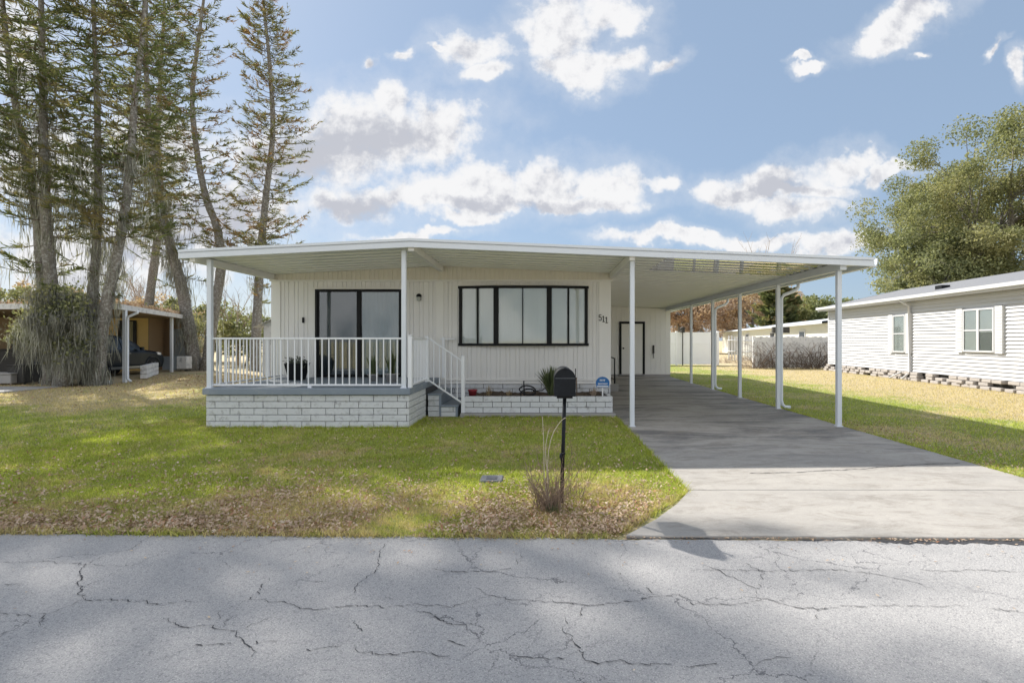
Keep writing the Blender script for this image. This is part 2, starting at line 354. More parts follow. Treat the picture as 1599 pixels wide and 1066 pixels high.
c = t.mix(t.ramp(t.noise(60, 5, .7), .5, .75, 0, .4), c, (.2,.2,.2)); c = t.mix(t.ramp(t.noise(5, 6, .7), .6, .75, 0, .4), c, (.52,.50,.47))
c = t.mix(t.ramp(t.noise(2.6, 9, .78, (.7,1.5,1), dist=.6), .46, .66, 0, .65), c, (.21,.19,.165))
c = t.mix(t.ramp(t.noise(14, 8, .8, (.8,1.6,1)), .5, .7, 0, .35), c, (.50,.47,.43)); c = t.mix(t.ramp(t.noise(1.6, 9, .75), .56, .72, 0, .5), c, (.24,.205,.17))
t.base(c); t.set(Roughness=.85); t.bump(t.noise(70, 5, .75, (.5,2,1)), .5, .008); MAT['drive'] = t.m
MAT['crack'] = simple('crack_fill', (.045,.045,.05), .95, .4, 30)
MAT['joint'] = simple('joint_dark', (.10,.09,.085), .95, .4, 10)
MAT['rooflitter'] = simple('roof_litter', (.24,.17,.09), .95, .4, 6, .8, dirt=(.45,.25,.08), dscale=2)

rng = np.random.default_rng(11)

# ================================================================== SETTING
def road_edge(x): return 3.936-.021*(x+4.17)
g = MB(); g.add([(-900,-900,0),(900,-900,0),(900,900,0),(-900,900,0)], [(0,1,2,3)])
tag(g.build('ground', MAT['lawn'], fixn=False), kind='structure')
# road: one sheet with a slightly ragged far edge
xs = np.concatenate([[-300,-60], np.arange(-14, 14, .06), [60,300]])
re = random.Random(3); vs = []; fs = []
jit = 0
for i, x in enumerate(xs):
    jit = jit*.8+re.uniform(-.012, .012)
    vs += [(x, road_edge(x)+jit, .004), (x, -4.2, .004)]
    if i: fs.append((2*i-2, 2*i-1, 2*i+1, 2*i))
road = tag(MB().add(vs, fs).build('road', MAT['asphalt'], fixn=False), kind='structure')
for p in road.data.polygons: pass
# cracks in the asphalt, traced on the road surface
def gp(px, py):
    D = CH*F/(py-HY); return ((px-CX)/F*D, D)
CR = [[(0,880),(60,878),(120,882),(170,882),(210,884)],[(232,838),(205,858),(160,870),(128,884),(122,905),(128,930),(140,938),(180,938),(250,944),(300,940),(330,935)],
      [(0,958),(50,963),(66,960),(58,980)],[(128,937),(100,952),(66,962)],
      [(432,898),(412,912),(400,930),(385,940),(345,955),(342,968)],[(390,938),(430,941),(465,948),(492,952),(535,946),(610,950),(650,944),(700,948),(740,938),(765,930)],
      [(255,965),(285,978),(330,982),(370,985),(400,975),(425,965)],[(370,985),(378,1000),(395,1012),(392,1028)],[(395,1003),(430,1005)],[(250,1032),(300,1010),(370,1005)],
      [(608,845),(590,872),(588,890),(560,910),(545,930)],[(675,890),(720,893),(780,892),(795,890),(815,868)],[(745,918),(762,932),(800,938),(860,940),(918,946),(965,942),(1010,936),(1040,930),(1060,928),(1080,942),(1130,946),(1185,940),(1195,935),(1240,948),(1276,952),(1330,948),(1410,946),(1470,949),(1510,946)],
      [(918,946),(910,955),(905,962)],[(1010,918),(1015,930)],[(1276,952),(1278,962),(1270,972)],[(1185,940),(1180,930),(1192,905),(1190,895),(1165,880)],
      [(880,958),(882,975),(878,986),(900,1005),(905,1018),(915,1030),(930,1036),(965,1033),(985,1038),(1050,1040)],[(905,1018),(880,1027),(850,1030),(800,1026)],
      [(650,952),(680,962),(690,972),(720,978),(745,974)],[(556,970),(568,985)],[(555,1008),(565,1022),(600,1025),(650,1020),(700,1024)],
      [(1080,890),(1150,891),(1200,892),(1260,891),(1310,890),(1380,900),(1440,912),(1465,923)],[(1100,882),(1150,905),(1180,920)],[(1440,890),(1520,892),(1599,893)],[(1545,952),(1599,957)],
      [(1070,1042),(1120,1035)],[(1170,1045),(1215,1030),(1245,1025)],[(470,1018),(500,1015),(530,1011)],[(965,895),(970,905)],[(0,915),(40,912)],[(700,1000),(720,1012)]]
for k, pl in enumerate(CR):
    pts = [gp(*p) for p in pl]; fine = []
    for a, b in zip(pts, pts[1:]):
        n = max(3, int(math.hypot(b[0]-a[0], b[1]-a[1])/.016))
        for i in range(n):
            f = i/n; fine.append([a[0]+(b[0]-a[0])*f, a[1]+(b[1]-a[1])*f])
    fine.append(list(pts[-1])); jx = jy = 0; q = MB(); vs = []; fs = []
    m = len(fine); wj = 1
    for i, p in enumerate(fine):
        jx = jx*.6+re.uniform(-.013, .013); jy = jy*.6+re.uniform(-.012, .012); wj = .35*wj+.65*re.uniform(.05, 2.0)
        w = .0012*wj*(.35+math.sin(math.pi*min(1, (i+.5)/m))**.5)
        vs += [(p[0]+jx-w, p[1]+jy-w*1.2, .0082), (p[0]+jx+w, p[1]+jy+w*1.2, .0082)]
        if i: fs.append((2*i-2, 2*i-1, 2*i+1, 2*i))
    q.add(vs, fs).build('crack', MAT['crack'], road, fixn=False)

# driveway slab: panels with joints
drive = None
def slab(poly, z, name='driveway', parent=None):
    return MB().prism(poly, 'z', -.05, z).build(name, MAT['drive'], parent, bevel=.006)
e = road_edge
drive = tag(slab([(1.42,6.0),(5.12,6.0),(5.12,20.9),(1.42,20.9)], .022), kind='structure')
slab([(1.43,5.02),(5.16,5.02),(5.12,5.996),(1.42,5.996)], .022, 'slab_panel', drive)
ap = [(1.43,5.012),(1.2,4.6),(.92,4.2),(.62,e(.62)+.02)]+[(x, e(x)+.02+re.uniform(-.012,.012)) for x in np.arange(.8, 7.0, .15)]+[(6.2,4.4),(5.16,5.012)]
slab(ap, .022, 'slab_panel', drive)
MB().box(1.43, 5.16, 5.0125, 5.0195, -.02, .016).build('slab_joint', MAT['joint'], drive)
# hairline crack and broken asphalt lip
def ribbon(pts, w, z, name, mat, parent, jit=.006):
    vs = []; fs = []; jx = jy = 0; fine = []
    for a, b in zip(pts, pts[1:]):
        n = max(2, int(math.hypot(b[0]-a[0], b[1]-a[1])/.03))
        fine += [(a[0]+(b[0]-a[0])*i/n, a[1]+(b[1]-a[1])*i/n) for i in range(n)]
    fine.append(pts[-1])
    for i, p in enumerate(fine):
        jx = jx*.8+re.uniform(-jit, jit); ww = w*re.uniform(.3, 1.2)
        vs += [(p[0], p[1]+jx-ww, z), (p[0], p[1]+jx+ww, z)]
        if i: fs.append((2*i-2, 2*i-1, 2*i+1, 2*i))
    MB().add(vs, fs).build(name, mat, parent, fixn=False)
ribbon([gp(1170,742), gp(1250,740), gp(1330,736), gp(1420,729), gp(1500,726)], .007, .0265, 'crack', MAT['crack'], drive, .01)
ribbon([(.62, e(.62)-.0), (2.2, e(2.2)-.0), (4.2, e(4.2)-.005)], .010, .0085, 'crack', MAT['crack'], road, .006)
ribbon([(2.45, e(2.45)-.03), (2.9, e(2.9)-.045), (3.5, e(3.5)-.035), (4.2, e(4.2)-.02)], .032, .0078, 'patch', MAT['crack'], road, .012)
# concrete strip before the planter and pad at the left neighbour
tag(MB().box(-1.6, 1.40, 9.86, 10.2, -.05, .075).build('concrete_strip', MAT['concrete'], bevel=.006), kind='structure')
tag(MB().box(-30, -15.2, 14.2, 16.2, -.03, .03).build('neighbour_driveway', MAT['concrete']), kind='structure')

# ------------------------------------------------------------------ blocks laid in courses
def block_wall(q, axis, a0, a1, face, z0, z1, ch, bl, proud=.012, depth=.09, off=.5, seed=1, sgn=-1):
    """bricks along axis x (face = y) or y (face = x); sgn is the outward direction of the face"""
    r = random.Random(seed); n = int(round((z1-z0)/ch)); ch = (z1-z0)/n; j = .010
    for i in range(n):
        za = z0+i*ch+j/2; zb = za+ch-j; s = a0-(bl*off if i % 2 else 0)-r.uniform(0, .0)
        while s < a1-.01:
            p0 = max(a0, s+j/2); p1 = min(a1, s+bl-j/2); s += bl
            if p1-p0 < .03: continue
            pr = proud+r.uniform(-.004, .004); f0 = face+sgn*pr; f1 = face-sgn*depth
            if axis == 'x': q.box(p0, p1, min(f0, f1), max(f0, f1), za, zb)
            else: q.box(min(f0, f1), max(f0, f1), p0, p1, za, zb)
    return q

# ================================================================== HOUSE
WY = 11.19; HX0 = -5.92; HX1 = 1.47; RX0, RXM, RX1 = -6.06, -2.21, 5.51; RY0 = 8.51; RY1 = 24.2
ZL, ZM, ZR = 2.986, 3.177, 2.858
def rz(x): return ZL+(ZM-ZL)*(x-RX0)/(RXM-RX0) if x < RXM else ZM+(ZR-ZM)*(x-RXM)/(RX1-RXM)
house = thing('mobile_home', (-2.2, 15, 0), 'white mobile home with shallow gable roof, black framed window and attached carport', 'house')
DZ = .675
# front wall with vertical grooves
def ribbed(x0, x1, y, z0f, z1f, pitch=(.085,.125), d=.014, w=.020):
    pts = [(x0, y)]; x = x0+.06; i = 0
    while x < x1-.03:
        pts += [(x, y), (x+.005, y+d), (x+w-.005, y+d), (x+w, y)]; x += pitch[i % len(pitch)]; i += 1
    pts.append((x1, y)); vs = []; fs = []
    for k, (a, b) in enumerate(pts):
        vs += [(a, b, z0f(a)), (a, b, z1f(a))]
        if k: fs.append((2*k-2, 2*k, 2*k+1, 2*k-1))
    return vs, fs
q = MB(); vs, fs = ribbed(HX0, HX1, WY, lambda x: .54, lambda x: rz(x)-.13); q.add(vs, fs)
q.box(HX0+.01, HX1-.01, WY+.02, RY1-.2, .34, 2.78)
q.build('wall', MAT['siding'], house, fixn=False)
q = MB()
for a, b in ((HX0-.01, HX0+.19), (gX(681, WY)-.0, gX(693, WY)), (gX(935, WY), HX1+.01)): q.box(a, b, WY-.022, WY-.001, .52, 2.772)
q.box(HX0-.01, HX1+.01, WY-.034, WY-.001, .535, .58); q.box(HX0-.01, HX1+.01, WY-.030, WY-.001, .605, .645)
q.build('corner_trim', MAT['trim'], house, bevel=.003)
q = MB(); vs, fs = ribbed(HX0-.02, HX1+.04, WY-.045, lambda x: 2.80, lambda x: rz(x)-.080, (.10,.10), .012, .05); q.add(vs, fs)
q.add([(HX0-.02, WY-.045, 2.80), (HX1+.04, WY-.045, 2.80), (HX1+.04, WY, 2.80), (HX0-.02, WY, 2.80)], [(0,1,2,3)])
q.add([(HX1+.04, WY-.045, 2.80), (HX1+.04, WY+.0, 2.80), (HX1+.04, WY, 2.9), (HX1+.04, WY-.045, 2.9)], [(0,1,2,3)])
q.build('frieze', MAT['frieze'], house, fixn=False)
MB().box(HX0-.03, HX1+.05, WY-.062, WY-.001, 2.765, 2.799).build('frieze_trim', MAT['trim'], house, bevel=.004)
q = MB(); q.box(HX0+.02, HX1-.02, WY+.012, WY+.019, 0, .53)
sk = q.build('skirting_core', MAT['mortar'], house)
block_wall(MB(), 'x', HX0, HX1, WY+.012, .02, .535, .103, .42, .022, .0, seed=5).build('skirting', MAT['block'], house, bevel=.004)

# roof slab, ceiling pans, fascia, beams
roof = MB(); P = [(RX0+.03, rz(RX0)-.02), (RXM, ZM-.02), (RX1-.03, rz(RX1)-.02), (RX1-.03, rz(RX1)-.075), (RXM, ZM-.075), (RX0+.03, rz(RX0)-.075)]
roof = roof.prism(P, 'y', RY0+.02, RY1).build('roof', MAT['alum'], house)
def ceiling(x0, x1, y0, y1, mat, drop=.078, pitch=.30):
    q = MB(); y = y0; ridges = [x0]+([RXM] if x0 < RXM < x1 else [])+[x1]
    while y < y1-.01:
        ye = min(y+pitch, y1); prof = [(y, drop), (y+.004, drop), (y+.014, drop+.018), (y+.03, drop+.018), (y+.04, drop), (ye, drop)]
        for (ya, da), (yb, db) in zip(prof, prof[1:]):
            if yb <= ya: continue
            for xa, xb in zip(ridges, ridges[1:]):
                q.add([(xa, ya, rz(xa)-da), (xb, ya, rz(xb)-da), (xb, yb, rz(xb)-db), (xa, yb, rz(xa)-db)], [(0,3,2,1)])
        y = ye
    return q.build('ceiling', mat, house, fixn=False)
ceiling(RX0+.05, 1.46, RY0+.03, WY, MAT['ceil'])
XM = 2.15
ceiling(1.46, XM, RY0+.03, 10.5, MAT['ceil'], .079)
cm = ceiling(XM, 5.0, RY0+.03, 10.5, MAT['ceilmirror'], .080); cm['label'] = 'shiny mirror-like ceiling pans at the front of the carport'
ceiling(1.46, 5.0, 10.5, RY1, MAT['ceil'], .082)
ceiling(5.0, RX1-.05, RY0+.03, RY1, MAT['ceil'], .084)
def fascia(y0, y1):
    q = MB()
    for a, b in ((RX0, RXM), (RXM, RX1)):
        for t0, t1, yo in ((.0, .042, -.012), (.042, .058, .026), (.058, .145, .0)):
            q.add([(a, y0+yo, rz(a)-t0), (b, y0+yo, rz(b)-t0), (b, y0+yo, rz(b)-t1), (a, y0+yo, rz(a)-t1),
                   (a, y1, rz(a)-t0), (b, y1, rz(b)-t0), (b, y1, rz(b)-t1), (a, y1, rz(a)-t1)],
                  [(0,3,2,1),(4,5,6,7),(0,1,5,4),(3,7,6,2),(0,4,7,3),(1,2,6,5)])
    return q
f_ = fascia(RY0, RY0+.03); f_.build('fascia', MAT['alum'], roof)
q = MB(); q.box(RX0-.03, RX0+.045, RY0+.035, RY1, ZL-.145, ZL-.004); q.build('gutter', MAT['alum'], roof, bevel=.006)
gy = RX1
q = MB(); prof = [(gy-.06, ZR-.15), (gy+.05, ZR-.15), (gy+.075, ZR-.06), (gy+.075, ZR-.01), (gy+.06, ZR-.01), (gy+.06, ZR-.055), (gy+.04, ZR-.135), (gy-.05, ZR-.135), (gy-.05, ZR-.02), (gy-.06, ZR-.02)]
q.prism(prof, 'y', RY0+.035, RY1); q.build('gutter', MAT['alum'], roof)
for bx, w in ((RXM, .10), (1.49, .09), (RX0+.19, .09)):
    y1 = WY-.07 if bx < 1 else WY+9.5
    MB().box(bx-w/2, bx+w/2, RY0+.06, y1, rz(bx)-.20, rz(bx)-.085).build('beam', MAT['trim'], house, bevel=.004)
MB().box(4.97, 5.08, RY0+.06, 20.75, rz(5.03)-.215, rz(5.03)-.086).build('beam', MAT['alum'], house, bevel=.004)
PY = 8.72
def post(x, y, z0, w=.076):
    q = MB(); t = rz(x)-.15 if abs(x-5.03) > .1 else rz(5.03)-.214
    q.box(x-w/2, x+w/2, y-w/2, y+w/2, z0, t)
    o = q.build('post', MAT['alum'], house, bevel=.006)
    MB().box(x-w/2-.014, x+w/2+.014, y-w/2-.014, y+w/2+.014, z0-.001, z0+.014).build('base_plate', MAT['alum'], o)
for x, z0 in ((gX(328, PY), DZ), (gX(631, PY), DZ), (gX(987, PY), .022)): post(x, PY, z0)
PD = [8.72, 10.97, 13.1, 15.2, 17.4]
for d in PD: post(5.03, d, .022)
def downspout(y):
    x = 5.125; zt = ZR-.15; q = MB()
    pts = [(gy, y+.09, zt+.02), (gy, y+.09, zt-.08), (gy-.06, y+.09, zt-.15), (x+.06, y+.06, zt-.25), (x, y+.05, zt-.33), (x, y+.05, .20), (x+.02, y+.05, .11), (x+.07, y+.05, .055), (x+.19, y+.05, .045)]
    q.tube(pts, [.036]*len(pts), 10)
    return q.build('downspout', MAT['alum'], house)
downspout(PD[1]); downspout(PD[3])

# sliding door
door = MB(); dx0, dx1 = gX(494, WY), gX(628, WY); dz1 = 2.59; dz0 = DZ+.01; dm = (dx0+dx1)/2
MB().box(dx0-.05, dx0-.002, WY-.038, WY-.002, dz0, dz1+.05).box(dx1+.002, dx1+.05, WY-.038, WY-.002, dz0, dz1+.05).box(dx0-.002, dx1+.002, WY-.037, WY-.002, dz1+.002, dz1+.049).build('door_trim', MAT['trim'], house, bevel=.003)
q = MB(); w = .055
for (a, b, c2, d) in ((dx0, dx0+w, dz0, dz1), (dx1-w, dx1, dz0, dz1), (dx0+w, dx1-w, dz1-w, dz1), (dx0+w, dx1-w, dz0, dz0+w)): q.box(a, b, WY-.075, WY-.0, c2, d)
q.box(dm-.035, dm+.04, WY-.068, WY-.02, dz0+w, dz1-w)
q.box(dx0+w, dx0+w+.035, WY-.055, WY-.02, dz0+w, dz1-w); q.box(dm+.04, dm+.07, WY-.058, WY-.02, dz0+w, dz1-w)
fd = q.build('sliding_door', MAT['black'], house, bevel=.003)
MB().box(dx0+w+.036, dm-.036, WY-.050, WY-.046, dz0+w, dz1-w).build('glass_pane', MAT['glassdoor'], fd)
MB().box(dm+.071, dx1-w-.002, WY-.050, WY-.046, dz0+w, dz1-w).build('glass_pane', MAT['glassdoor'], fd)
MB().box(dm+.045, dm+.062, WY-.10, WY-.059, 1.55, 1.80).build('handle', MAT['black'], fd, bevel=.004)
def drape(x0, x1, z0, z1, y, mat, parent, amp=.012, wl=.09, name='curtain'):
    n = int((x1-x0)/wl*6)+2; vs = []; fs = []
    for i in range(n):
        x = x0+(x1-x0)*i/(n-1); yv = y+amp*math.sin(2*math.pi*(x-x0)/wl)*(1+.3*math.sin(7*x)); vs += [(x, yv, z0), (x, yv, z1)]
        if i: fs.append((2*i-2, 2*i, 2*i+1, 2*i-1))
    return MB().add(vs, fs, True).build(name, mat, parent, fixn=False)
drape(dx0+w+.04, dx0+w+.30, dz0+w, dz1-w, WY-.028, MAT['curtain'], fd, .006, .09)
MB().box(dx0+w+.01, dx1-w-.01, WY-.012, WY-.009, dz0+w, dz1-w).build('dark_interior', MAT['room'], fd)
drape(dm+.075, dx1-w-.01, dz0+w, dz1-w, WY-.028, MAT['curtainw'], fd, .008, .10)

# bow window: five-sided projection
def bow_window():
    zt, zb = gZ(450, WY-.1), gZ(536, WY-.1); xs = [gX(p, WY) for p in (717, 774, 859, 917)]; xs[0] += .01; pr = .13
    A = [Vector((xs[0], WY-.03, 0)), Vector((xs[1]+.02, WY-pr, 0)), Vector((xs[2]-.02, WY-pr, 0)), Vector((xs[3], WY-.03, 0))]
    q = MB(); fr = .055
    for z in (zb-fr, zt): 
        poly = [(A[0].x-.03, WY-.001), (A[0].x-.03, A[0].y-.01), (A[1].x, A[1].y-.03), (A[2].x, A[2].y-.03), (A[3].x+.03, A[3].y-.01), (A[3].x+.03, WY-.001)]
        q.prism(poly, 'z', z, z+fr)
    def mull(p, w): q.bar((p.x, p.y, zb), (p.x, p.y, zt), w, .05, (0, 1, 0))
    mull(A[0]+Vector((.025, .0, 0)), .065); mull(A[3]-Vector((.025, .0, 0)), .065)
    for p in (A[1], A[2]): q.box(p.x-.055, p.x+.055, p.y-.022, p.y+.03, zb, zt)
    wdw = q.build('bow_window', MAT['black'], house, bevel=.003)
    for i, wd in ((0, .038), (1, .02), (2, .038)):
        a, b = A[i], A[i+1]; m = (a+b)/2; qq = MB(); qq.bar((m.x, m.y+.004, zb), (m.x, m.y+.004, zt), wd, .04, (0, 1, 0)); qq.build('mullion', MAT['black'], wdw)
        dv = (b-a).normalized(); nn = Vector((-dv.y, dv.x, 0)); 
        for s0, s1 in ((a+dv*.05, m-dv*wd/2), (m+dv*wd/2, b-dv*.05)):
            for off, mt, nm in ((.012, 'glass', 'glass_pane'), (.028, 'blind', 'blind')):
                o1, o2 = s0+nn*off, s1+nn*off
                MB().bar((o1.x, o1.y, (zb+zt)/2), (o2.x, o2.y, (zb+zt)/2), .004, zt-zb, (0, 0, 1)).build(nm, MAT[mt], wdw)
    # small white sticker low in the last pane
    MB().box(A[3].x-.19, A[3].x-.08, WY-.062, WY-.058, zb+.03, zb+.06).build('sticker', MAT['foamw'], wdw)
bow_window()
MB().box(gX(712, WY), gX(922, WY), WY-.02, WY-.001, gZ(452, WY)+.0, gZ(443.5, WY)).build('window_trim', MAT['trim'], house, bevel=.003)

# wall lamp, switch plate, house number
lx, lz = gX(654.5, WY), gZ(463, WY)
lamp = MB().lathe((lx, WY-.02, lz+.0), [(.055,-.005),(.06,.01),(.05,.04),(.02,.06)]).build('wall_lamp', MAT['black'], house)
MB().lathe((lx, WY-.03, lz-.10), [(.026,0),(.042,.03),(.044,.07),(.03,.10)]).build('lamp_glass', simple('lampglass', (.45,.47,.45), .1), lamp)
q = MB(); q.box(lx-.045, lx-.02, WY-.03, WY-.001, lz-.08, lz+.03); q.box(lx+.02, lx+.045, WY-.03, WY-.001, lz-.08, lz+.03); q.build('lamp_bracket', MAT['black'], lamp)
MB().box(gX(474, WY)-.02, gX(474, WY)+.02, WY-.035, WY-.001, gZ(504, WY), gZ(495.5, WY)).build('doorbell', MAT['black'], house, bevel=.004)
def stroke(q, pts, w, x, z, s, y):
    for a, b in zip(pts, pts[1:]): q.bar((x+a[0]*s*.62, y, z+a[1]*s), (x+b[0]*s*.62, y, z+b[1]*s), w, .012, (0, 1, 0))
five = [(.75,1),(.15,1),(.12,.56),(.45,.66),(.7,.55),(.8,.32),(.7,.1),(.42,0),(.15,.06),(.08,.2)]
one = [(.12,.8),(.42,1),(.42,0)]
hs = .125
for gpx, gpy, gl, nm in ((934.6, 500.5, [five], 'five'), (939.9, 502.3, [one, [(.1,0),(.74,0)]], 'one'), (944.6, 504, [one, [(.1,0),(.74,0)]], 'one')):
    q = MB()
    for st in gl: stroke(q, st, .014, gX(gpx, WY), gZ(gpy, WY), hs, WY-.030)
    o = q.build('house_number_digit', MAT['black'], house)
# carport side door step and black handrail are separate below

# ------------------------------------------------------------------ storage shed at the end of the carport
SY = 20.8
shed = thing('storage_shed', (3.3, SY+1.5, 0), 'cream storage room with a black framed door at the end of the carport', 'shed')
vs, fs = ribbed(1.5, 5.17, SY, lambda x: .1, lambda x: rz(x)-.11, (.2,.2), .008, .016)
q = MB().add(vs, fs); q.add([(5.17, SY, .1), (5.17, RY1-.1, .1), (5.17, RY1-.1, rz(5.17)-.11), (5.17, SY, rz(5.17)-.11)], [(0,1,2,3)]); q.add([(1.5, RY1-.12, .1), (5.17, RY1-.12, .1), (5.17, RY1-.12, 2.7), (1.5, RY1-.12, 2.7)], [(0,1,2,3)])
q.build('wall', MAT['trim'], shed, fixn=False)
MB().box(1.5, 5.17, SY+.01, RY1-.13, 0, .1).build('base', MAT['concrete'], shed)
a, b = 3.09, 4.13
q = MB(); q.box(a, a+.09, SY-.04, SY-.001, .11, 2.24); q.box(b-.09, b, SY-.04, SY-.001, .11, 2.24); q.box(a+.09, b-.09, SY-.04, SY-.001, 2.15, 2.24)
dr = MB().box(a+.092, b-.092, SY-.025, SY-.001, .13, 2.148).build('door', MAT['trim'], shed)
q.build('door_frame', MAT['black'], shed)
MB().box(a, b, SY-.06, SY-.001, .06, .105).build('threshold', MAT['concrete'], shed)
MB().lathe((a+.16, SY-.07, 1.13), [(.02,0),(.035,.02),(.03,.05),(.01,.06)]).build('handle', MAT['black'], dr)
q = MB(); q.box(4.45, 4.51, SY-.05, SY-.001, .95, 1.28); q.tube([(4.48, SY-.03, .95), (4.49, SY-.03, .75)], .012, 6); q.build('electric_switch', MAT['darkin'], shed)

# ================================================================== PORCH
px0, px1 = gX(321, 8.66), -2.27; SE = 9.93
porch = thing('porch', (-4, 10, 0), 'raised front porch with white block base, slate blue deck and white railing', 'porch')
MB().box(px0+.03, px1-.03, 8.70, WY+.01, -.05, .56).build('foundation', MAT['mortar'], porch)
q = block_wall(MB(), 'x', px0, px1, 8.70, .0, .56, .112, .405, .03, .02, .62, 2)
block_wall(q, 'y', 8.71, SE, px1-.03, .0, .56, .112, .405, .03, .02, .3, 3, 1)
block_wall(q, 'y', 8.71, WY, px0+.03, .0, .56, .112, .405, .03, .02, .3, 4, -1)
q.build('block_base', MAT['block'], porch, bevel=.004)
MB().box(px0-.035, px1+.03, 8.62, WY-.002, .565, DZ).build('deck', MAT['deck'], porch, bevel=.01)
# steps, going down towards the right
for (xa, xb, zt) in ((px1+.032, -1.99, .45), (-1.988, -1.67, .225)):
    q = MB(); q.box(xa, xb-.03, SE+.05, WY-.03, 0, zt-.04); q.build('step_core', MAT['mortar'], porch)
    block_wall(MB(), 'x', xa, xb-.01, SE+.05, .0, zt-.03, .105, .40, .03, .02, .4, int(zt*100)).build('step_block', MAT['block'], porch, bevel=.004)
    MB().box(xb-.028, xb+.012, SE+.015, WY-.03, 0, zt-.032).build('riser', MAT['deck'], porch)
    MB().box(xa, xb+.03, SE+.0, WY-.03, zt-.03, zt).build('tread', MAT['deck'], porch, bevel=.004)
RT = 1.53; RB = .725
def railing(a, b, posts, first=.11):
    a = Vector(a); b = Vector(b); d = (b-a); Ln = d.length; d.normalize()
    rr = MB().bar((a.x, a.y, RT-.015), (b.x, b.y, RT-.015), .034, .03).build('railing', MAT['rail'], porch, bevel=.004)
    MB().bar((a.x, a.y, RB), (b.x, b.y, RB), .03, .028).build('bottom_rail', MAT['rail'], rr)
    n = int(Ln/.117)
    for i in range(1, n+1):
        p = a+d*(Ln*i/(n+1)); MB().box(p.x-.009, p.x+.009, p.y-.009, p.y+.009, RB+.012, RT-.03).build('picket', MAT['rail'], rr)
    for p in posts:
        MB().box(p[0]-.034, p[0]+.034, p[1]-.034, p[1]+.034, DZ, RT+.03).build('newel_post', MAT['rail'], rr, bevel=.006)
        MB().box(p[0]-.04, p[0]+.04, p[1]-.04, p[1]+.04, RT+.031, RT+.045).build('post_cap', MAT['rail'], rr, bevel=.006)
    return rr
ax = px0+.03; bx = px1-.01; fy = 8.72
r1 = railing((ax+.04, fy+.02, 0), (bx-.09, fy+.02, 0), [(ax-.0, fy)])
for x in ((ax+bx)/2,): MB().box(x-.03, x+.03, fy-.0, fy+.045, DZ, RB-.016).build('rail_foot', MAT['rail'], r1)
railing((ax+.02, fy+.05, 0), (ax+.02, WY-.05, 0), [])
r3 = railing((bx+.02, fy+.045, 0), (bx+.02, SE-.02, 0), [(bx+.02, fy), (bx+.03, SE+.02)])
# stair railing
nx, ny = -1.555, SE+.03
sr = MB().bar((bx+.05, ny, RT), (nx, ny, 1.07), .032, .03).build('stair_railing', MAT['rail'], porch, bevel=.004)
MB().bar((bx+.02, ny, .735), (nx, ny, .26), .03, .028).build('bottom_rail', MAT['rail'], sr)
MB().box(nx-.034, nx+.034, ny-.034, ny+.034, .075, 1.17).build('newel_post', MAT['rail'], sr, bevel=.006)
MB().lathe((nx, ny, 1.171), [(.042,0),(.042,.012),(.02,.03),(.004,.034)], 12).build('post_cap', MAT['rail'], sr)
for i in range(1, 6):
    f = i/6.; x = bx+.04+(nx-bx-.04)*f
    MB().box(x-.009, x+.009, ny-.009, ny+.009, .735+(.26-.735)*f, RT+(1.07-RT)*f-.01).build('picket', MAT['rail'], sr)
# far stair rail against the house
ny2 = WY-.12
sr2 = MB().bar((bx+.05, ny2, RT-.02), (bx+.38, ny2, RT-.02), .03, .03).build('stair_railing', MAT['rail'], porch)
MB().box(bx+.1, bx+.16, ny2-.03, ny2+.03, DZ, RT+.02).build('newel_post', MAT['rail'], sr2)

# ================================================================== PLANTER
pl = thing('planter_bed', (0, 10.5, 0), 'low white block planter bed below the black framed window', 'planter')
PXA, PXB, PYA = -1.53, 1.35, 9.93
MB().box(PXA+.02, PXB-.02, PYA+.03, PYA+.09, .0761, .38).build('wall_core', MAT['mortar'], pl)
q = block_wall(MB(), 'x', PXA, PXB, PYA+.03, .076, .395, .106, .365, .025, .10, .5, 8)
block_wall(q, 'y', PYA+.14, WY-.1, PXB-.05, .0, .395, .106, .365, .03, .02, .5, 9, 1)
q.build('block_wall', MAT['block'], pl, bevel=.004)
MB().box(PXB-.14, PXB-.051, PYA+.14, WY-.1, 0, .38).build('wall_core', MAT['mortar'], pl)
# lumpy soil
n = 40; vs = []; fs = []
for i in range(n):
    for j in range(12):
        x = PXA+.01+(PXB-PXA-.16)*i/(n-1); y = PYA+.10+(WY-.05-PYA-.10)*j/11; vs.append((x, y, .345+.03*math.sin(x*9+j)*math.sin(y*7)+random.uniform(0, .03)))
for i in range(n-1):
    for j in range(11): a = i*12+j; fs.append((a, a+12, a+13, a+1))
MB().add(vs, fs).build('soil', MAT['soil'], pl, fixn=False)

def strap_plant(name, c, n, h, spread, w, label, cat, mat='blade', seed=1, parent=None, stiff=.5):
    r = random.Random(seed); q = MB()
    for i in range(n):
        a = r.uniform(0, 6.283); tilt = r.uniform(.05, spread)*(i/n)**.5; L0 = h*r.uniform(.6, 1.05); sx = Vector((-math.sin(a), math.cos(a), 0))
        vs = []; fs = []; p = Vector(c)+Vector((math.cos(a), math.sin(a), 0))*r.uniform(0, .05); m = 5; tl = tilt*.5
        for k in range(m+1):
            f = k/m; ww = w*(.7+.6*f) if f < .5 else w*(1-(f-.5)*2)**.7
            if k == m: ww = .001
            nrm = Vector((math.cos(a)*math.cos(tl), math.sin(a)*math.cos(tl), -math.sin(tl)))
            vs += [p-sx*ww, p+nrm*(-ww*.35), p+sx*ww]
            if k: b = 3*k; fs += [(b-3, b-2, b+1, b), (b-2, b-1, b+2, b+1)]
            p = p+Vector((math.cos(a)*math.sin(tl), math.sin(a)*math.sin(tl), math.cos(tl)))*L0/m; tl += tilt*stiff/m*1.3
        q.add(vs, fs, True)
    o = q.build(name, MAT[mat], parent, fixn=False)
    if not parent: tag(o, label, cat)
    return o
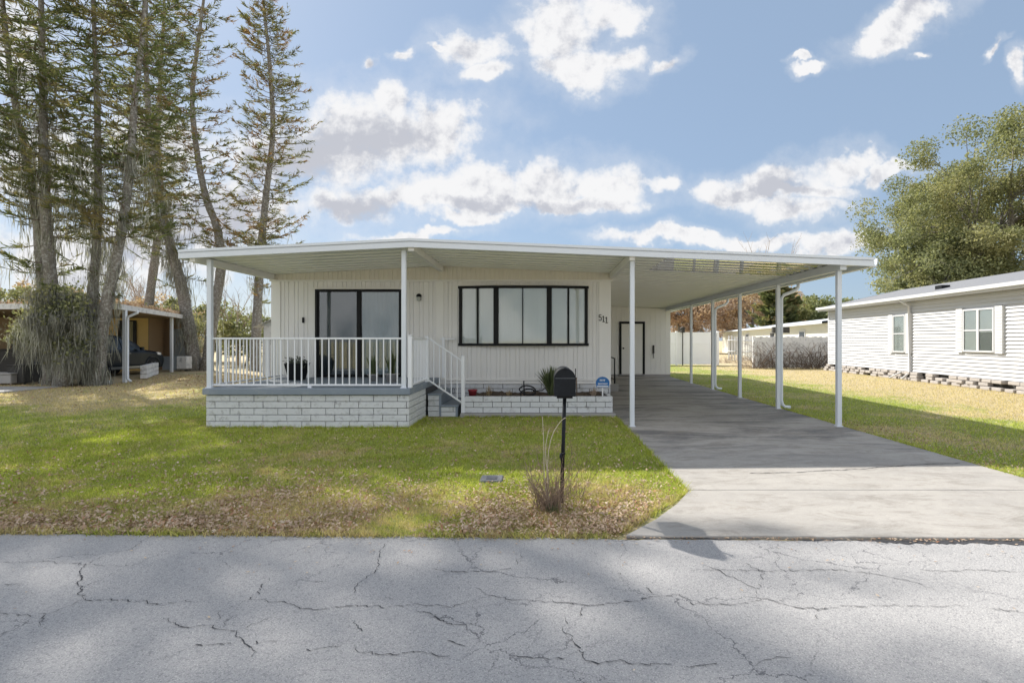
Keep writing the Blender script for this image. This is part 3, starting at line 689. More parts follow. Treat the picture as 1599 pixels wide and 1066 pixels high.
strap_plant('yucca_plant', at(860, 612, 10.45)-Vector((0,0,.06)), 110, .60, 1.25, .022, 'spiky green yucca behind the black mailbox, growing in the block planter', 'plant', seed=4)
strap_plant('dried_plant', (gX(763, 10.4), 10.4, .36), 26, .22, 1.5, .008, 'low dried brown plant in the planter beside the red pot', 'plant', 'strawblade', 5)
strap_plant('dried_plant', (gX(795, 10.4), 10.4, .35), 20, .14, 1.6, .008, 'flat clump of dead straw in the planter left of the black hose', 'plant', 'strawblade', 6)
strap_plant('agave_plant', (gX(927, 10.35), 10.35, .35), 22, .20, 1.3, .012, 'small grey spiky plant in the planter left of the blue sign', 'plant', 'paletwig', 7)
tag(MB().lathe((gX(738, 10.45), 10.45, .36), [(.07,0),(.085,.09),(.095,.095),(.095,.12),(.08,.12),(.075,.08)], 18).build('flower_pot', MAT['red'], bevel=0), 'small red plastic pot in the planter bed', 'pot')
# coiled black hose
q = MB(); hx, hy = gX(824, 10.4), 10.4; pts = []
for i in range(70):
    a = i*.36; rr = .13+.012*math.sin(i*.9); pts.append((hx+rr*math.cos(a)*1.2, hy+.1*math.sin(a), .44+.05*math.sin(a*.5)+.08*math.sin(a)))
q.tube(pts, .014, 6); q.tube([(hx-.07, hy, .36), (hx-.08, hy, .66)], .014, 6); q.tube([(hx+.1, hy, .45), (hx+.3, hy+.02, .47), (hx+.4, hy, .55), (hx+.45, hy, .40)], .012, 6)
tag(q.build('garden_hose', MAT['rubber']), 'coiled black garden hose lying in the planter left of the yucca', 'hose')
q = MB(); q.tube([(gX(901, 10.3), 10.3, .36), (gX(900, 10.3), 10.3, .74)], .012, 6); tag(q.build('garden_stake', MAT['twig']), 'thin dark stake standing in the planter right of the mailbox', 'stake')
# alarm company sign: blue dome on a white stake
sg = thing('yard_sign', (gX(941, 10.0), 10.12, .38), 'small blue and white yard sign on a white stake at the planter end', 'sign')
sx, sy = gX(941, 10.12), 10.12; z0, z1 = gZ(606, sy), gZ(588, sy); rw = .135
pol = [(sx-rw*.9, z0+.02), (sx+rw*.9, z0+.02), (sx+rw, z0+.11)]+[(sx+rw*math.cos(a), z0+.11+(z1-z0-.11)*math.sin(a)) for a in np.linspace(.25, 2.89, 9)]+[(sx-rw, z0+.11)]
MB().prism(pol, 'y', sy-.008, sy+.008).build('board', MAT['blue'], sg)
MB().box(sx-.012, sx+.012, sy+.009, sy+.022, .2, z0+.12).build('stake', MAT['foamw'], sg)
q = MB(); r = random.Random(4)
q.box(sx-rw*.82, sx+rw*.82, sy-.012, sy-.0085, z0+.03, z0+.05)
for zrow, h, x0, x1, st in ((z0+.14, .035, -.055, .055, .028), (z0+.07, .03, -.09, .09, .024)):
    x = x0
    while x < x1:
        q.box(sx+x, sx+x+st*.42, sy-.0125, sy-.0085, zrow, zrow+h); q.box(sx+x, sx+x+st*.75, sy-.0128, sy-.0086, zrow+h*.75, zrow+h*1.05); x += st
q.build('lettering', MAT['foamw'], sg)

# porch pots
pot = thing('porch_planter', (gX(464, 10.5), 10.5, DZ), 'tall dark square planter with short clipped plant beside the sliding door', 'potted plant')
cx_, cy_ = gX(464, 10.5), 10.5
def frustum(q, cx, cy, z0, z1, a, b, inner=.02):
    vs = [(cx+i*a, cy+j*a, z0) for i, j in ((-1,-1),(1,-1),(1,1),(-1,1))]+[(cx+i*b, cy+j*b, z1) for i, j in ((-1,-1),(1,-1),(1,1),(-1,1))]+[(cx+i*(b-inner), cy+j*(b-inner), z1) for i, j in ((-1,-1),(1,-1),(1,1),(-1,1))]+[(cx+i*(b-inner-.01), cy+j*(b-inner-.01), z1-.05) for i, j in ((-1,-1),(1,-1),(1,1),(-1,1))]
    fs = [(3,2,1,0)]
    for l in range(3): fs += [(l*4+k, l*4+(k+1) % 4, l*4+4+(k+1) % 4, l*4+4+k) for k in range(4)]
    fs.append((12,13,14,15)); return q.add(vs, fs)
frustum(MB(), cx_, cy_, DZ, DZ+.34, .12, .185).build('pot', MAT['black'], pot, bevel=.005)
q = MB(); r = random.Random(5)
for i in range(60):
    x = cx_+r.uniform(-.17, .17); y = cy_+r.uniform(-.15, .15); z = DZ+r.uniform(.30, .42); q.bar((x, y, DZ+.28), (x+r.uniform(-.05,.05), y, z), .008)
    for k in range(5): c = Vector((x, y, z))+Vector([r.uniform(-.05, .05) for _ in range(3)]); q.bar(c, c+Vector((r.uniform(-.04,.04), r.uniform(-.03,.03), r.uniform(-.02,.03))), .02, .006)
q.build('foliage', simple('grey_foliage', (.10,.115,.09), .9, .3, 10), pot)
for (ppx, D, h, s, hp, rp, lb) in ((583, 10.2, .42, 21, .12, .11, 'snake plant in a low pot in front of the sliding door, nearer the door middle'), (612, 9.9, .52, 22, .15, .13, 'larger variegated snake plant in a grey pot beside the porch post')):
    xx = gX(ppx, D); tt = thing('snake_plant', (xx, D, DZ), lb, 'potted plant')
    MB().lathe((xx, D, DZ), [(rp*.7,0),(rp,hp),(rp*1.06,hp),(rp*1.06,hp+.02),(rp*.9,hp+.02),(rp*.85,hp-.02)], 20).build('pot', MAT['concrete'], tt)
    strap_plant('foliage', (xx, D, DZ+hp-.03), 24, h, .75, .022, '', '', seed=s, parent=tt, stiff=.3)

# ================================================================== CARPORT SMALL THINGS
st = thing('side_steps', (1.85, 14.8, 0), 'small concrete step with black handrail beside the house in the carport', 'steps')
MB().box(1.50, 2.15, 14.6, 15.7, .022, .24).build('step', MAT['concrete'], st, bevel=.01)
q = MB(); q.tube([(1.58, 14.75, 1.13), (2.06, 14.75, .96), (2.06, 14.75, .24)], .02, 8); q.build('handrail', MAT['black'], st)
q = MB(); q.tube([(1.6, 14.75, .55), (2.06, 14.75, .36)], .013, 6); q.tube([(1.72, 14.75, 1.08), (1.72, 14.75, .5)], .010, 6); q.tube([(1.9, 14.75, 1.02), (1.9, 14.75, .42)], .010, 6); q.build('baluster', MAT['black'], st)

# ================================================================== MAILBOX
mD = 4.55; mx = gX(882, mD)
mb = thing('mailbox', (mx, mD, 0), 'black dome-topped mailbox on a thin black post at the road side', 'mailbox')
zb = gZ(618, mD); zt = gZ(575, mD); hw = .091
q = MB(); q.tube([(mx-.028, mD+.1, -.05), (mx-.010, mD+.1, .55), (mx+.004, mD+.1, zb+.02)], .017, 10); q.build('post', MAT['blackm'], mb)
q = MB(); q.tube([(mx-.02, mD+.075, .40), (mx-.035, mD+.06, .43), (mx-.03, mD+.07, .47)], .012, 6); q.tube([(mx-.018, mD+.08, .46), (mx+.008, mD+.08, .46)], .010, 6); q.build('clamp', MAT['blackm'], mb)
def arch(w, z0, z1, n=14):
    zc = z1-w; return [(mx-w, z0), (mx+w, z0)]+[(mx+w*math.cos(a), zc+w*math.sin(a)) for a in np.linspace(0, math.pi, n)]
body = MB().prism(arch(hw, zb, zt), 'y', mD-.02, mD+.42).build('box', MAT['blackm'], mb, bevel=.004)
bdoor = MB().prism(arch(hw+.004, zb-.002, zt+.004), 'y', mD-.034, mD-.021).build('door', MAT['blackm'], mb, bevel=.004)
q = MB(); q.box(mx-hw*.96, mx+hw*.96, mD-.037, mD-.0345, gZ(590, mD)-.002, gZ(590, mD)+.002); q.build('door_crease', simple('crease', (.12,.13,.14), .4), bdoor)
MB().box(mx-.014, mx+.014, mD-.05, mD-.035, zt-.012, zt+.008).build('latch', MAT['blackm'], bdoor, bevel=.003)
q = MB(); q.box(mx+hw+.002, mx+hw+.008, mD+.02, mD+.04, zb+.06, gZ(576, mD)); q.box(mx+hw+.002, mx+hw+.008, mD-.0, mD+.04, gZ(580, mD), gZ(575.5, mD)); q.build('flag', MAT['blackm'], mb)
MB().box(mx-.07, mx+.07, mD+.0, mD+.3, zb-.022, zb-.003).build('mount_board', MAT['blackm'], mb)

# valve box cover in the lawn
vx, vy = gp(768, 749)
vb = thing('valve_box', (vx, vy, 0), 'grey rectangular utility box lid sunk in the lawn', 'utility box')
MB().box(vx-.12, vx+.12, vy-.12, vy+.12, -.02, .024).build('lid', simple('lid_grey', (.13,.135,.15), .8, .15, 12), vb, bevel=.012)
MB().box(vx-.055, vx+.055, vy-.06, vy+.055, .0245, .029).build('hatch', simple('hatch', (.07,.075,.09), .7), vb)

# ================================================================== VEGETATION TOOLS
def quads_from(c, a, b):
    """kite quads: centre line c->c+a, half width b"""
    return np.stack([c, c+a*.45+b, c+a, c+a*.45-b], 1).reshape(-1, 3)
def rand_unit(n, r=rng):
    v = r.normal(size=(n, 3)); return v/np.linalg.norm(v, axis=1, keepdims=True)
def leaf_cloud(c, size, r=rng):
    n = len(c); a = rand_unit(n)*size[:, None]; b = np.cross(a, rand_unit(n)); b /= np.linalg.norm(b, axis=1, keepdims=True)+1e-9
    return quads_from(c, a, b*size[:, None]*.3)
def path_at(P, t):
    t = np.clip(t, 0, 1)*(len(P)-1); i = np.minimum(t.astype(int), len(P)-2); f = (t-i)[:, None]; return P[i]*(1-f)+P[i+1]*f
def smooth_path(pts, n=28):
    P = np.array([tuple(p) for p in pts]); m = len(P); out = []
    for k in range(n):
        t = k/(n-1)*(m-1); i = min(int(t), m-2); f = t-i
        p0, p1, p2, p3 = P[max(i-1, 0)], P[i], P[i+1], P[min(i+2, m-1)]
        out.append(.5*((2*p1)+(-p0+p2)*f+(2*p0-5*p1+4*p2-p3)*f*f+(-p0+3*p1-3*p2+p3)*f**3))
    return np.array(out)
def moss_strands(pts, n_each, lmin, lmax, spread, w=.022, r=rng):
    """hanging strands: each a chain of two tapering, slightly wandering ribbons"""
    c = np.repeat(np.asarray(pts), n_each, 0); n = len(c); c = c+r.normal(size=(n, 3))*np.array([spread, spread, spread*.4])
    ln = r.uniform(lmin, lmax, n)*r.uniform(.3, 1, n); a = r.uniform(0, 6.283, n); sd = np.stack([np.cos(a), np.sin(a), np.zeros(n)], 1)*(w*r.uniform(.4, 1.3, n))[:, None]
    d1 = r.normal(size=(n, 3))*.10; d1[:, 2] = -1; d2 = d1+r.normal(size=(n, 3))*.15; d2[:, 2] = -1
    m = c+d1*(ln*.5)[:, None]; e_ = m+d2*(ln*.5)[:, None]
    q1 = np.stack([c-sd*.5, c+sd*.5, m+sd, m-sd], 1); q2 = np.stack([m-sd, m+sd, e_+sd*.1, e_-sd*.1], 1)
    return np.concatenate([q1, q2], 0).reshape(-1, 3)

def norfolk(label, D, path, r0, zc, prof, needle='needle', moss=(0, 0, 0), seed=1, dens=1., up=.40, spacing=.34, group='mossy pines at the left', twl=.40, tww=.021):
    r = np.random.default_rng(seed)
    pts = smooth_path([at(px, py, D) for px, py in path]); pts[0, 2] = -.1
    top = pts[-1, 2]
    root = thing('pine_tree', tuple(pts[0]+np.array([0, 0, .1])), label, 'tree', group)
    n = len(pts); rad = [r0*.72*(1-.85*(i/(n-1))**.9)*(1.25 if i == 0 else 1)*(1+.06*math.sin(i*2.3+seed)) for i in range(n)]
    MB().tube([Vector(p) for p in pts], rad, 10).build('trunk', MAT['bark'], root)
    zs = np.arange(max(zc-2.0, .5) if moss[0] else zc, top-.05, spacing); bm = MB(); C_, A_, B_ = [], [], []; tips = []
    for z in zs:
        i = np.searchsorted(pts[:, 2], z); i = min(max(i, 1), n-1); f = (z-pts[i-1, 2])/max(1e-6, pts[i, 2]-pts[i-1, 2]); c0 = pts[i-1]*(1-f)+pts[i]*f
        if z < zc and r.random() > .55: continue
        hrel = max(0, (z-zc)/(top-zc)); Lb = np.interp(hrel, *prof); nb = r.integers(4, 8); a0 = r.uniform(0, 6.28)
        for k in range(nb):
            if z < zc and r.random() > .35: continue
            if r.random() > dens*(.55+.65*(math.sin(z*2.1+seed*3+k)*math.sin(a0*1.7+z)+1)/2): continue
            a = a0+k*6.283/nb+r.normal()*.25; Lk = Lb*r.uniform(.55, 1.12)
            dv = np.array([math.cos(a), math.sin(a), 0]); tt = np.linspace(0, 1, 6)
            dr = r.uniform(-.12, .38); cur = r.uniform(.4, 1.5)*up
            bp = c0+np.outer(tt, dv)*Lk; bp[:, 2] += Lk*(-dr*tt+cur*tt*tt)+r.uniform(-.17, .17); bp[1:] += np.cumsum(r.normal(size=(5, 3))*.025*Lk, 0)
            bm.tube([Vector(p) for p in bp], [.022, .018, .014, .011, .008, .004], 3, False)
            ns = int(7+Lk*12); t = r.uniform(.10, 1, ns)**.75; P0 = path_at(bp, t)
            sdv = np.cross(dv, [0, 0, 1]); s = r.choice([-1, 1], ns)[:, None]
            tw = dv*r.uniform(.3, .9, (ns, 1))+sdv*s*r.uniform(.3, .9, (ns, 1))+np.array([0, 0, 1])*r.uniform(-.05, .55, (ns, 1))
            tw /= np.linalg.norm(tw, axis=1, keepdims=True); ll = twl*r.uniform(.5, 1.3, (ns, 1))*(.6+.5*(1-t))[:, None]
            for rep in range(2):
                bb = np.cross(tw, rand_unit(ns, r)); bb /= np.linalg.norm(bb, axis=1, keepdims=True)+1e-9
                C_.append(P0); A_.append(tw*ll); B_.append(bb*tww*r.uniform(.7, 1.4, (ns, 1)))
            # short side needles
            for rep in range(2):
                q0 = P0+tw*ll*r.uniform(.2, .9, (ns, 1)); dd_ = tw+rand_unit(ns, r)*.9; dd_ /= np.linalg.norm(dd_, axis=1, keepdims=True)
                bb = np.cross(dd_, rand_unit(ns, r)); C_.append(q0); A_.append(dd_*.17); B_.append(bb*.015)
            if r.random() < .7: tips.append(bp[r.integers(2, 5)])
    bm.build('branches', MAT['twig'], root, fixn=False)
    np_obj('crown', quads_from(np.concatenate(C_), np.concatenate(A_), np.concatenate(B_)), 4, MAT[needle], root)
    if moss[0]:
        tips = np.array(tips); sel = tips[tips[:, 2] < moss[1]]
        trunkp = path_at(pts, r.uniform(0, 1, moss[0])**1.2); trunkp = trunkp[trunkp[:, 2] < moss[1]]+0
        trunkp += rand_unit(len(trunkp), r)*r0*.9
        allp = np.concatenate([sel, trunkp]) if len(sel) else trunkp
        np_obj('moss', moss_strands(allp, moss[2], .25, 1.2, .12, .012, r), 4, MAT['moss'], root)
    return root
conical = ([0, .15, .5, .85, 1], [1.2, 1.9, 2.0, 1.5, .35]); colm = ([0, .2, .7, 1], [1.5, 2.2, 2.3, 1.4])
norfolk('tall mossy pine at the far left edge leaning left as it rises', 17, [(80,612),(68,450),(58,340),(45,270),(25,170),(10,60),(-5,-100),(-15,-260)], .27, 5.2, colm, moss=(120,9,10), seed=1, dens=.8)
norfolk('straight upright pine standing just right of the far left leaning one', 16.6, [(98,612),(85,500),(76,400),(70,300),(68,200),(66,80),(62,-90),(60,-290)], .32, 4.8, colm, moss=(180,10,12), seed=2, dens=.8)
norfolk('slender pine rising straight behind the moss heap, third from the left', 17, [(136,612),(143,480),(150,400),(153,300),(152,180),(148,70),(143,-100),(140,-300)], .25, 5.0, colm, moss=(160,8,12), seed=3, dens=.85)
norfolk('pine with crooked trunk leaning right as it rises above the parked car', 16.8, [(150,612),(160,510),(178,420),(192,350),(204,250),(210,160),(222,60),(230,-80),(236,-310)], .28, 5.0, colm, moss=(180,8,12), seed=4, dens=.8)
norfolk('thick mossy pine trunk right of the neighbour carport, bending left', 25, [(306,580),(296,520),(284,450),(268,390),(250,320),(240,240),(230,150),(228,30),(232,-80)], .45, 5.2, colm, moss=(320,9,14), seed=5, dens=.75)
norfolk('thin pine rooted beyond the neighbour roof with moss on its trunk', 30, [(225,572),(232,480),(245,380),(250,300),(246,220),(250,130),(256,20),(258,-60)], .38, 6.5, colm, moss=(90,10,6), seed=6, dens=.7)
norfolk('S-curved pine with upswept side branches left of the porch roof', 25, [(322,582),(332,500),(345,420),(340,360),(322,310),(308,240),(300,160),(306,90),(318,0),(320,-60)], .36, 5.8, ([0,.2,.6,1],[1.7,2.0,1.7,1.0]), needle='needlebrown', moss=(110,7,6), seed=7, dens=.62, up=.55, spacing=.42)
norfolk('rusty-tipped conical pine right behind the left end of the porch roof', 25, [(398,585),(402,480),(408,385),(416,300),(426,205),(421,100),(412,10),(408,-45)], .33, 5.2, ([0,.12,.5,.8,1],[1.9,2.25,1.95,1.35,.2]), needle='needlebrown', moss=(120,7,7), seed=8, dens=1.1, up=.45, spacing=.33)

# heap of moss hanging over low limbs
def moss_heap():
    D0 = 16.4; root = thing('mossy_tree', (gX(105, D0), D0, 0), 'low bent tree smothered in hanging grey moss beside the parked car', 'tree')
    r = np.random.default_rng(21); bm = MB(); tips = []
    base = np.array([gX(100, D0), D0, 0.])
    bm.tube([Vector(base), Vector(base+[.1, 0, 1.2]), Vector(base+[-.1, 0, 2.4]), Vector(base+[-.2, .1, 3.0])], [.2, .17, .13, .08], 8)
    for k in range(30):
        a = r.uniform(0, 6.28); zs_ = r.uniform(1.3, 3.0); Lk = r.uniform(.45, 1.35)*(.55+.2*zs_); s = base+np.array([r.uniform(-.2, .2), 0, zs_]); dv = np.array([math.cos(a), math.sin(a)*.8, 0])
        tt = np.linspace(0, 1, 6); bp = s+np.outer(tt, dv)*Lk; bp[:, 2] += Lk*(.35*tt-r.uniform(.3, 1.0)*tt*tt); bm.tube([Vector(p) for p in bp], [.04, .032, .025, .018, .012, .006], 4, False)
        tips += list(path_at(bp, r.uniform(.1, 1, 9)))
    bm.build('trunk', MAT['bark'], root, fixn=False); tips = np.array(tips)
    r2 = np.random.default_rng(5); sel = r2.uniform(0, 1, len(tips)) < .62
    A1 = moss_strands(tips[sel], 75, .15, 1.35, .10, .009, r); A2 = moss_strands(tips[~sel], 45, .1, .5, .22, .010, r)
    cc_ = np.repeat(tips, 55, 0)+r.normal(size=(len(tips)*55, 3))*np.array([.2, .15, .22]); cc_[:, 2] = np.maximum(cc_[:, 2], .1)
    dd_ = rand_unit(len(cc_), r)*r.uniform(.04, .15, (len(cc_), 1)); bb_ = np.cross(dd_, rand_unit(len(cc_), r)); bb_ *= .006/(np.linalg.norm(bb_, axis=1, keepdims=True)+1e-9)
    np_obj('moss', np.concatenate([A1, A2, quads_from(cc_, dd_, bb_)]), 4, MAT['moss'], root)
    c = np.repeat(tips[::2], 60, 0); c = c+r.normal(size=c.shape)*.17; c[:, 2] += .05
    np_obj('foliage', leaf_cloud(c, r.uniform(.06, .14, len(c))), 4, MAT['oak'], root)
moss_heap()

def clump_tree(name, label, cat, base, crown_c, crown_r, nclump, per, lsize, mat, trunk_r=.25, seed=1, clump_r=.9, group=None, trunk_top=None, shell=.55, twigs=True, low=-.55, sparse=0):
    r = np.random.default_rng(seed); root = thing(name, base, label, cat, group); cc = np.array(crown_c, float); cr = np.array(crown_r, float)
    d = rand_unit(nclump*3, r); d = d[d[:, 2] > low][:nclump]; rad = r.uniform(shell, 1., len(d))**.6
    lump = 1+.16*np.sin(d[:, 0]*5+seed)*np.cos(d[:, 2]*6+seed*2)+.1*np.sin(d[:, 1]*9)
    ce = cc+d*cr*(rad*lump)[:, None]
    bm = MB(); b0 = np.array(base, float); tp = b0*1.0; tp = np.array([b0[0]*.4+cc[0]*.6, b0[1]*.4+cc[1]*.6, cc[2]-cr[2]*.35])
    bm.tube([Vector(b0), Vector((b0+tp)/2+[.1, 0, 0]), Vector(tp)], [trunk_r*1.2, trunk_r, trunk_r*.7], 8)
    lim = []
    for k in range(10):
        e_ = cc+d[k*len(d)//10]*cr*.7; m = (tp+e_)/2+np.array([0, 0, .12*cr[2]]); lim.append((m, e_))
        bm.tube([Vector(tp), Vector(m), Vector(e_)], [trunk_r*.55, trunk_r*.32, trunk_r*.1], 5, False)
    for e_ in ce[::2]:
        j = int(np.argmin([np.linalg.norm(l[1]-e_) for l in lim])); s = (lim[j][0]+lim[j][1])/2
        bm.tube([Vector(s), Vector((s+e_)/2+[0, 0, .1]), Vector(e_)], [trunk_r*.12, trunk_r*.08, .01], 3, False)
    bm.build('trunk', MAT['bark'], root, fixn=False)
    c = np.repeat(ce, per, 0); off = rand_unit(len(c), r)*(r.uniform(0, 1, len(c))**.45)[:, None]*clump_r*np.repeat(r.uniform(.55, 1.25, len(ce)), per)[:, None]; off[:, 2] *= .7
    np_obj('crown', leaf_cloud(c+off, r.uniform(.6, 1.3, len(c))*lsize), 4, MAT[mat], root)
    return root
oakD = 33
clump_tree('oak_tree', 'large spreading live oak rising behind the neighbour home at right', 'tree', (29, oakD+1, 0), (31.6, oakD, 7.6), (9.9, 7, 8.0), 420, 520, .15, 'oak', .5, 31, 1.2, shell=.35)
clump_tree('oak_tree', 'lower oak filling the gap beside the neighbour roof', 'tree', (23.5, 31, 0), (24.6, 31, 5.2), (3.2, 3, 3.0), 100, 260, .17, 'oak', .3, 32, .9, shell=.3)
i = 0
for (px, D, h, w, m, lb) in ((1262,52,5.5,2.6,'farleaf','pale green bushy tree behind the white houses, left one'), (1300,56,6.4,3.2,'farleaf','grey green bushy tree rising beside the neighbour roof corner'), (1335,50,5.0,2.6,'farleaf','green tree top half hidden by the neighbour roof'),
                            (1175,58,8.5,3.8,'rustleaf','bright rust coloured tree seen through the carport, beside the small pine'), (1135,62,8.2,3.6,'pinktwig','pinkish bare twiggy tree seen through the carport'), (1095,58,7.6,3.6,'pinktwig','pinkish brown bare tree left of the rust coloured tree'), (1060,60,7.6,3.4,'pinktwig','pinkish brown tree beside the storage room corner'), (1215,66,9,4,'rustleaf','rust coloured tree behind the small pine'),
                            (1150,66,8.5,3.5,'rustleaf','rust coloured tree between the two pinkish bare trees'), (1250,62,7,2.6,'rustleaf','small rusty tree at the right of the small pine')):
    i += 1; x = gX(px, D); pt = m != 'farleaf'
    clump_tree('background_tree', lb, 'tree', (x, D, 0), (x, D, h*.6), (w, w*.8, h*.42), 60, 130, .28 if not pt else .26, m, .2, 40+i, .9, group='trees behind the white houses', shell=.2, low=-.9)
# small pine seen through the carport
norfolk('dark green young pine seen through the carport above the white roof', 50, [(1212,565),(1212,500),(1213,430)], .18, .6, ([0,.1,.6,1],[2.6,2.5,1.9,.2]), seed=51, dens=1., up=.45, spacing=.30, group=None, twl=.9, tww=.13)
# bare tree with twigs above the carport roof
def bare_tree(label, base, h, spread, seed, mat='paletwig', cat='tree', nb=16, r0=.16):
    r = random.Random(seed); q = MB(); base = Vector(base); o = None
    def grow(p, d, L_, rad, dep):
        m = p+d*L_*.5+Vector([r.uniform(-.06, .06)*L_ for _ in range(3)]); e_ = m+(d+Vector((r.uniform(-.2,.2), r.uniform(-.2,.2), .12)))*L_*.5
        q.tube([p, m, e_], [rad, rad*.8, rad*.6], 4 if dep > 1 else 5, False)
        if dep >= 4: return
        for k in range(3 if dep > 0 else 6):
            nd = (d+Vector((r.uniform(-1,1)*spread, r.uniform(-1,1)*spread, r.uniform(.0,.6)))).normalized(); grow(e_ if k else m, nd, L_*r.uniform(.55, .8), rad*.55, dep+1)
    grow(base, Vector((0,0,1)), h*.36, r0, 0)
    o = q.build('bare_tree', MAT[mat], None, fixn=False); tag(o, label, cat); return o
bare_tree('tall leafless tree whose twig tips show above the carport roof', (gX(1205, 60), 60, 0), 13.5, .75, 3)
bare_tree('pale leafless shrub tree behind the neighbour carport roof', (gX(205, 32), 32, 0), 6.2, .9, 5, r0=.09)
bare_tree('grey leafless tree between the mossy trunks, far behind', (gX(255, 38), 38, 0), 6.5, .9, 6, r0=.09)
bare_tree('leafless tree far behind the left edge pines', (gX(30, 36), 36, 0), 6.5, .9, 8, r0=.09)
bare_tree('leafless shrub behind the far left corner of the porch', (gX(372, 30), 30, 0), 5.0, .9, 9, r0=.08)
for k, (px, D, h, w, m, lb) in enumerate(((340, 34, 3.9, 2.6, 'oak', 'yellow green bush behind the forked mossy trunks'), (385, 30, 3.2, 1.8, 'oak', 'green bush just left of the small white shed'), (60, 30, 4.6, 3.2, 'rustleaf', 'rusty orange bush behind the neighbour roof at far left'),
        (115, 31, 4.5, 2.4, 'rustleaf', 'rusty bush showing over the roof between two pines'), (220, 31, 4.3, 3.0, 'rustleaf', 'orange bush showing over the neighbour carport roof'), (265, 30, 4.0, 2.0, 'oak', 'green bush over the right end of the neighbour roof'), (5, 29, 4.8, 2.6, 'oak', 'green bush over the roof at the left edge'),
        (310, 36, 3.6, 2.2, 'rustleaf', 'small orange bush between the forked trunks'))):
    x = gX(px, D); clump_tree('bush', lb, 'bush', (x, D, 0), (x, D, h*.55), (w, 1.5, h*.48), 45, 110, .17, m, .08, 70+k, .55, shell=.2, low=-.95)

# ================================================================== RIGHT NEIGHBOUR
nbh = thing('neighbour_home', (14, 20, 0), 'long white lap-sided mobile home with grey shingle roof at the right', 'house')
A0 = Vector((12.95, 8.5, 0)); A1 = Vector((14.1, 25.3, 0)); dv = (A1-A0).normalized(); nv = Vector((dv.y, -dv.x, 0))   # nv points away (+X)
def np_(s, o, z): p = A0+dv*s+nv*o; return Vector((p.x, p.y, z))
LEN = (A1-A0).length
q = MB(); vs = []; fs = []; z = .33; pitch = .115; k = 0
while z < 2.90:
    zt_ = min(z+pitch, 2.92)
    a = [np_(0, -.042, z), np_(LEN, -.042, z), np_(LEN, .0, zt_), np_(0, .0, zt_), np_(0, .012, z), np_(LEN, .012, z)]
    q.add(a, [(0,3,2,1), (0,1,5,4)]); z = zt_
for zz0 in (0,):
    q.add([np_(LEN, 0, .33), np_(LEN, 7.3, .33), np_(LEN, 7.3, 2.94), np_(LEN, 3.65, 3.8), np_(LEN, 0, 2.94)], [(0,1,2,3,4)])
    q.add([np_(0, 0, .33), np_(0, 7.3, .33), np_(0, 7.3, 2.94), np_(0, 3.65, 3.8), np_(0, 0, 2.94)], [(4,3,2,1,0)])
q.build('wall', MAT['whitev'], nbh, fixn=False)
def obox(q, s0, s1, o0, o1, z0, z1):
    c = [np_(s, o, z) for z in (z0, z1) for o in (o0, o1) for s in (s0, s1)]
    return q.add(c, [(0,2,3,1),(4,5,7,6),(0,1,5,4),(2,6,7,3),(0,4,6,2),(1,3,7,5)])
q = MB(); q.add([np_(-.3, -.38, 3.07), np_(LEN+.25, -.38, 3.07), np_(LEN+.25, 3.65, 3.98), np_(-.3, 3.65, 3.98), np_(-.3, 7.7, 3.07), np_(LEN+.25, 7.7, 3.07)], [(0,1,2,3), (3,2,5,4)])
rf = q.build('roof', MAT['shingle'], nbh, fixn=False)
q = MB(); obox(q, -.3, LEN+.25, -.40, -.385, 2.90, 3.085); obox(q, -.3, LEN+.25, -.385, -.003, 2.925, 2.945); obox(q, -.3, LEN+.26, -.50, -.403, 2.98, 3.09); q.build('gutter', MAT['whitev'], rf)
q = MB(); q.add([np_(LEN+.26, -.4, 2.93), np_(LEN+.26, 3.65, 3.86), np_(LEN+.26, 3.65, 4.0), np_(LEN+.26, -.4, 3.08)], [(0,1,2,3)]); q.build('barge_board', MAT['whitev'], rf, fixn=False)
q = MB(); obox(q, LEN-6.55, LEN-6.2, .9, 1.2, 3.3, 3.5); q.build('roof_vent', MAT['black'], rf)
obox0 = obox
def s_of(px):   # distance along the wall where the photo column px meets it
    k = (px-CX)/F; return (k*A0.y-A0.x)/(dv.x-k*dv.y)
def nwindow(pa, pb, z0, z1, double, drapes):
    def obox(q, s0, s1, o0, o1, a, b): return obox0(q, s0, s1, o0-.05, o1-.05 if o1 < -.001 else 0, a, b)
    s1, s0 = s_of(pa), s_of(pb)
    q = MB(); w = .05
    obox(q, s0, s0+w, -.05, -.0, z0, z1); obox(q, s1-w, s1, -.05, 0, z0, z1); obox(q, s0+w, s1-w, -.05, 0, z1-w, z1); obox(q, s0+w, s1-w, -.06, 0, z0, z0+w)
    zm = (z0+z1)/2; obox(q, s0+w, s1-w, -.045, 0, zm-.02, zm+.02)
    if double: m = (s0+s1)/2; obox(q, m-.045, m+.045, -.052, 0, z0+w, z1-w)
    wd = q.build('window', MAT['whitev'], nbh)
    q = MB(); obox(q, s0+w, s1-w, -.034, -.030, z0+w, z1-w); q.build('glass_pane', MAT['glassn'], wd)
    q = MB(); obox(q, s0+w, s1-w, -.024, -.020, z0+w, z1-w); q.build('blind', MAT['blind'], wd)
    if drapes:
        q = MB(); obox(q, s0+w, (s0+s1)/2, -.0285, -.0265, z0+w, z0+(z1-z0)*.45); q.build('curtain', MAT['curtain'], wd)
    for a, b in ((s0-.30, s0-.03), (s1+.03, s1+.30)):
        q = MB(); obox(q, a, b, -.045, -.0, z0-.03, z1+.03)
        for i_ in range(14): zz = z0+.05+(z1-z0-.1)*i_/14; obox(q, a+.03, b-.03, -.055, -.044, zz, zz+.03)
        q.build('shutter', simple('shutter', (.60,.61,.62), .6), nbh)
nwindow(1398, 1417, 1.02, 2.45, False, False); nwindow(1508, 1557, 1.12, 2.46, True, True)
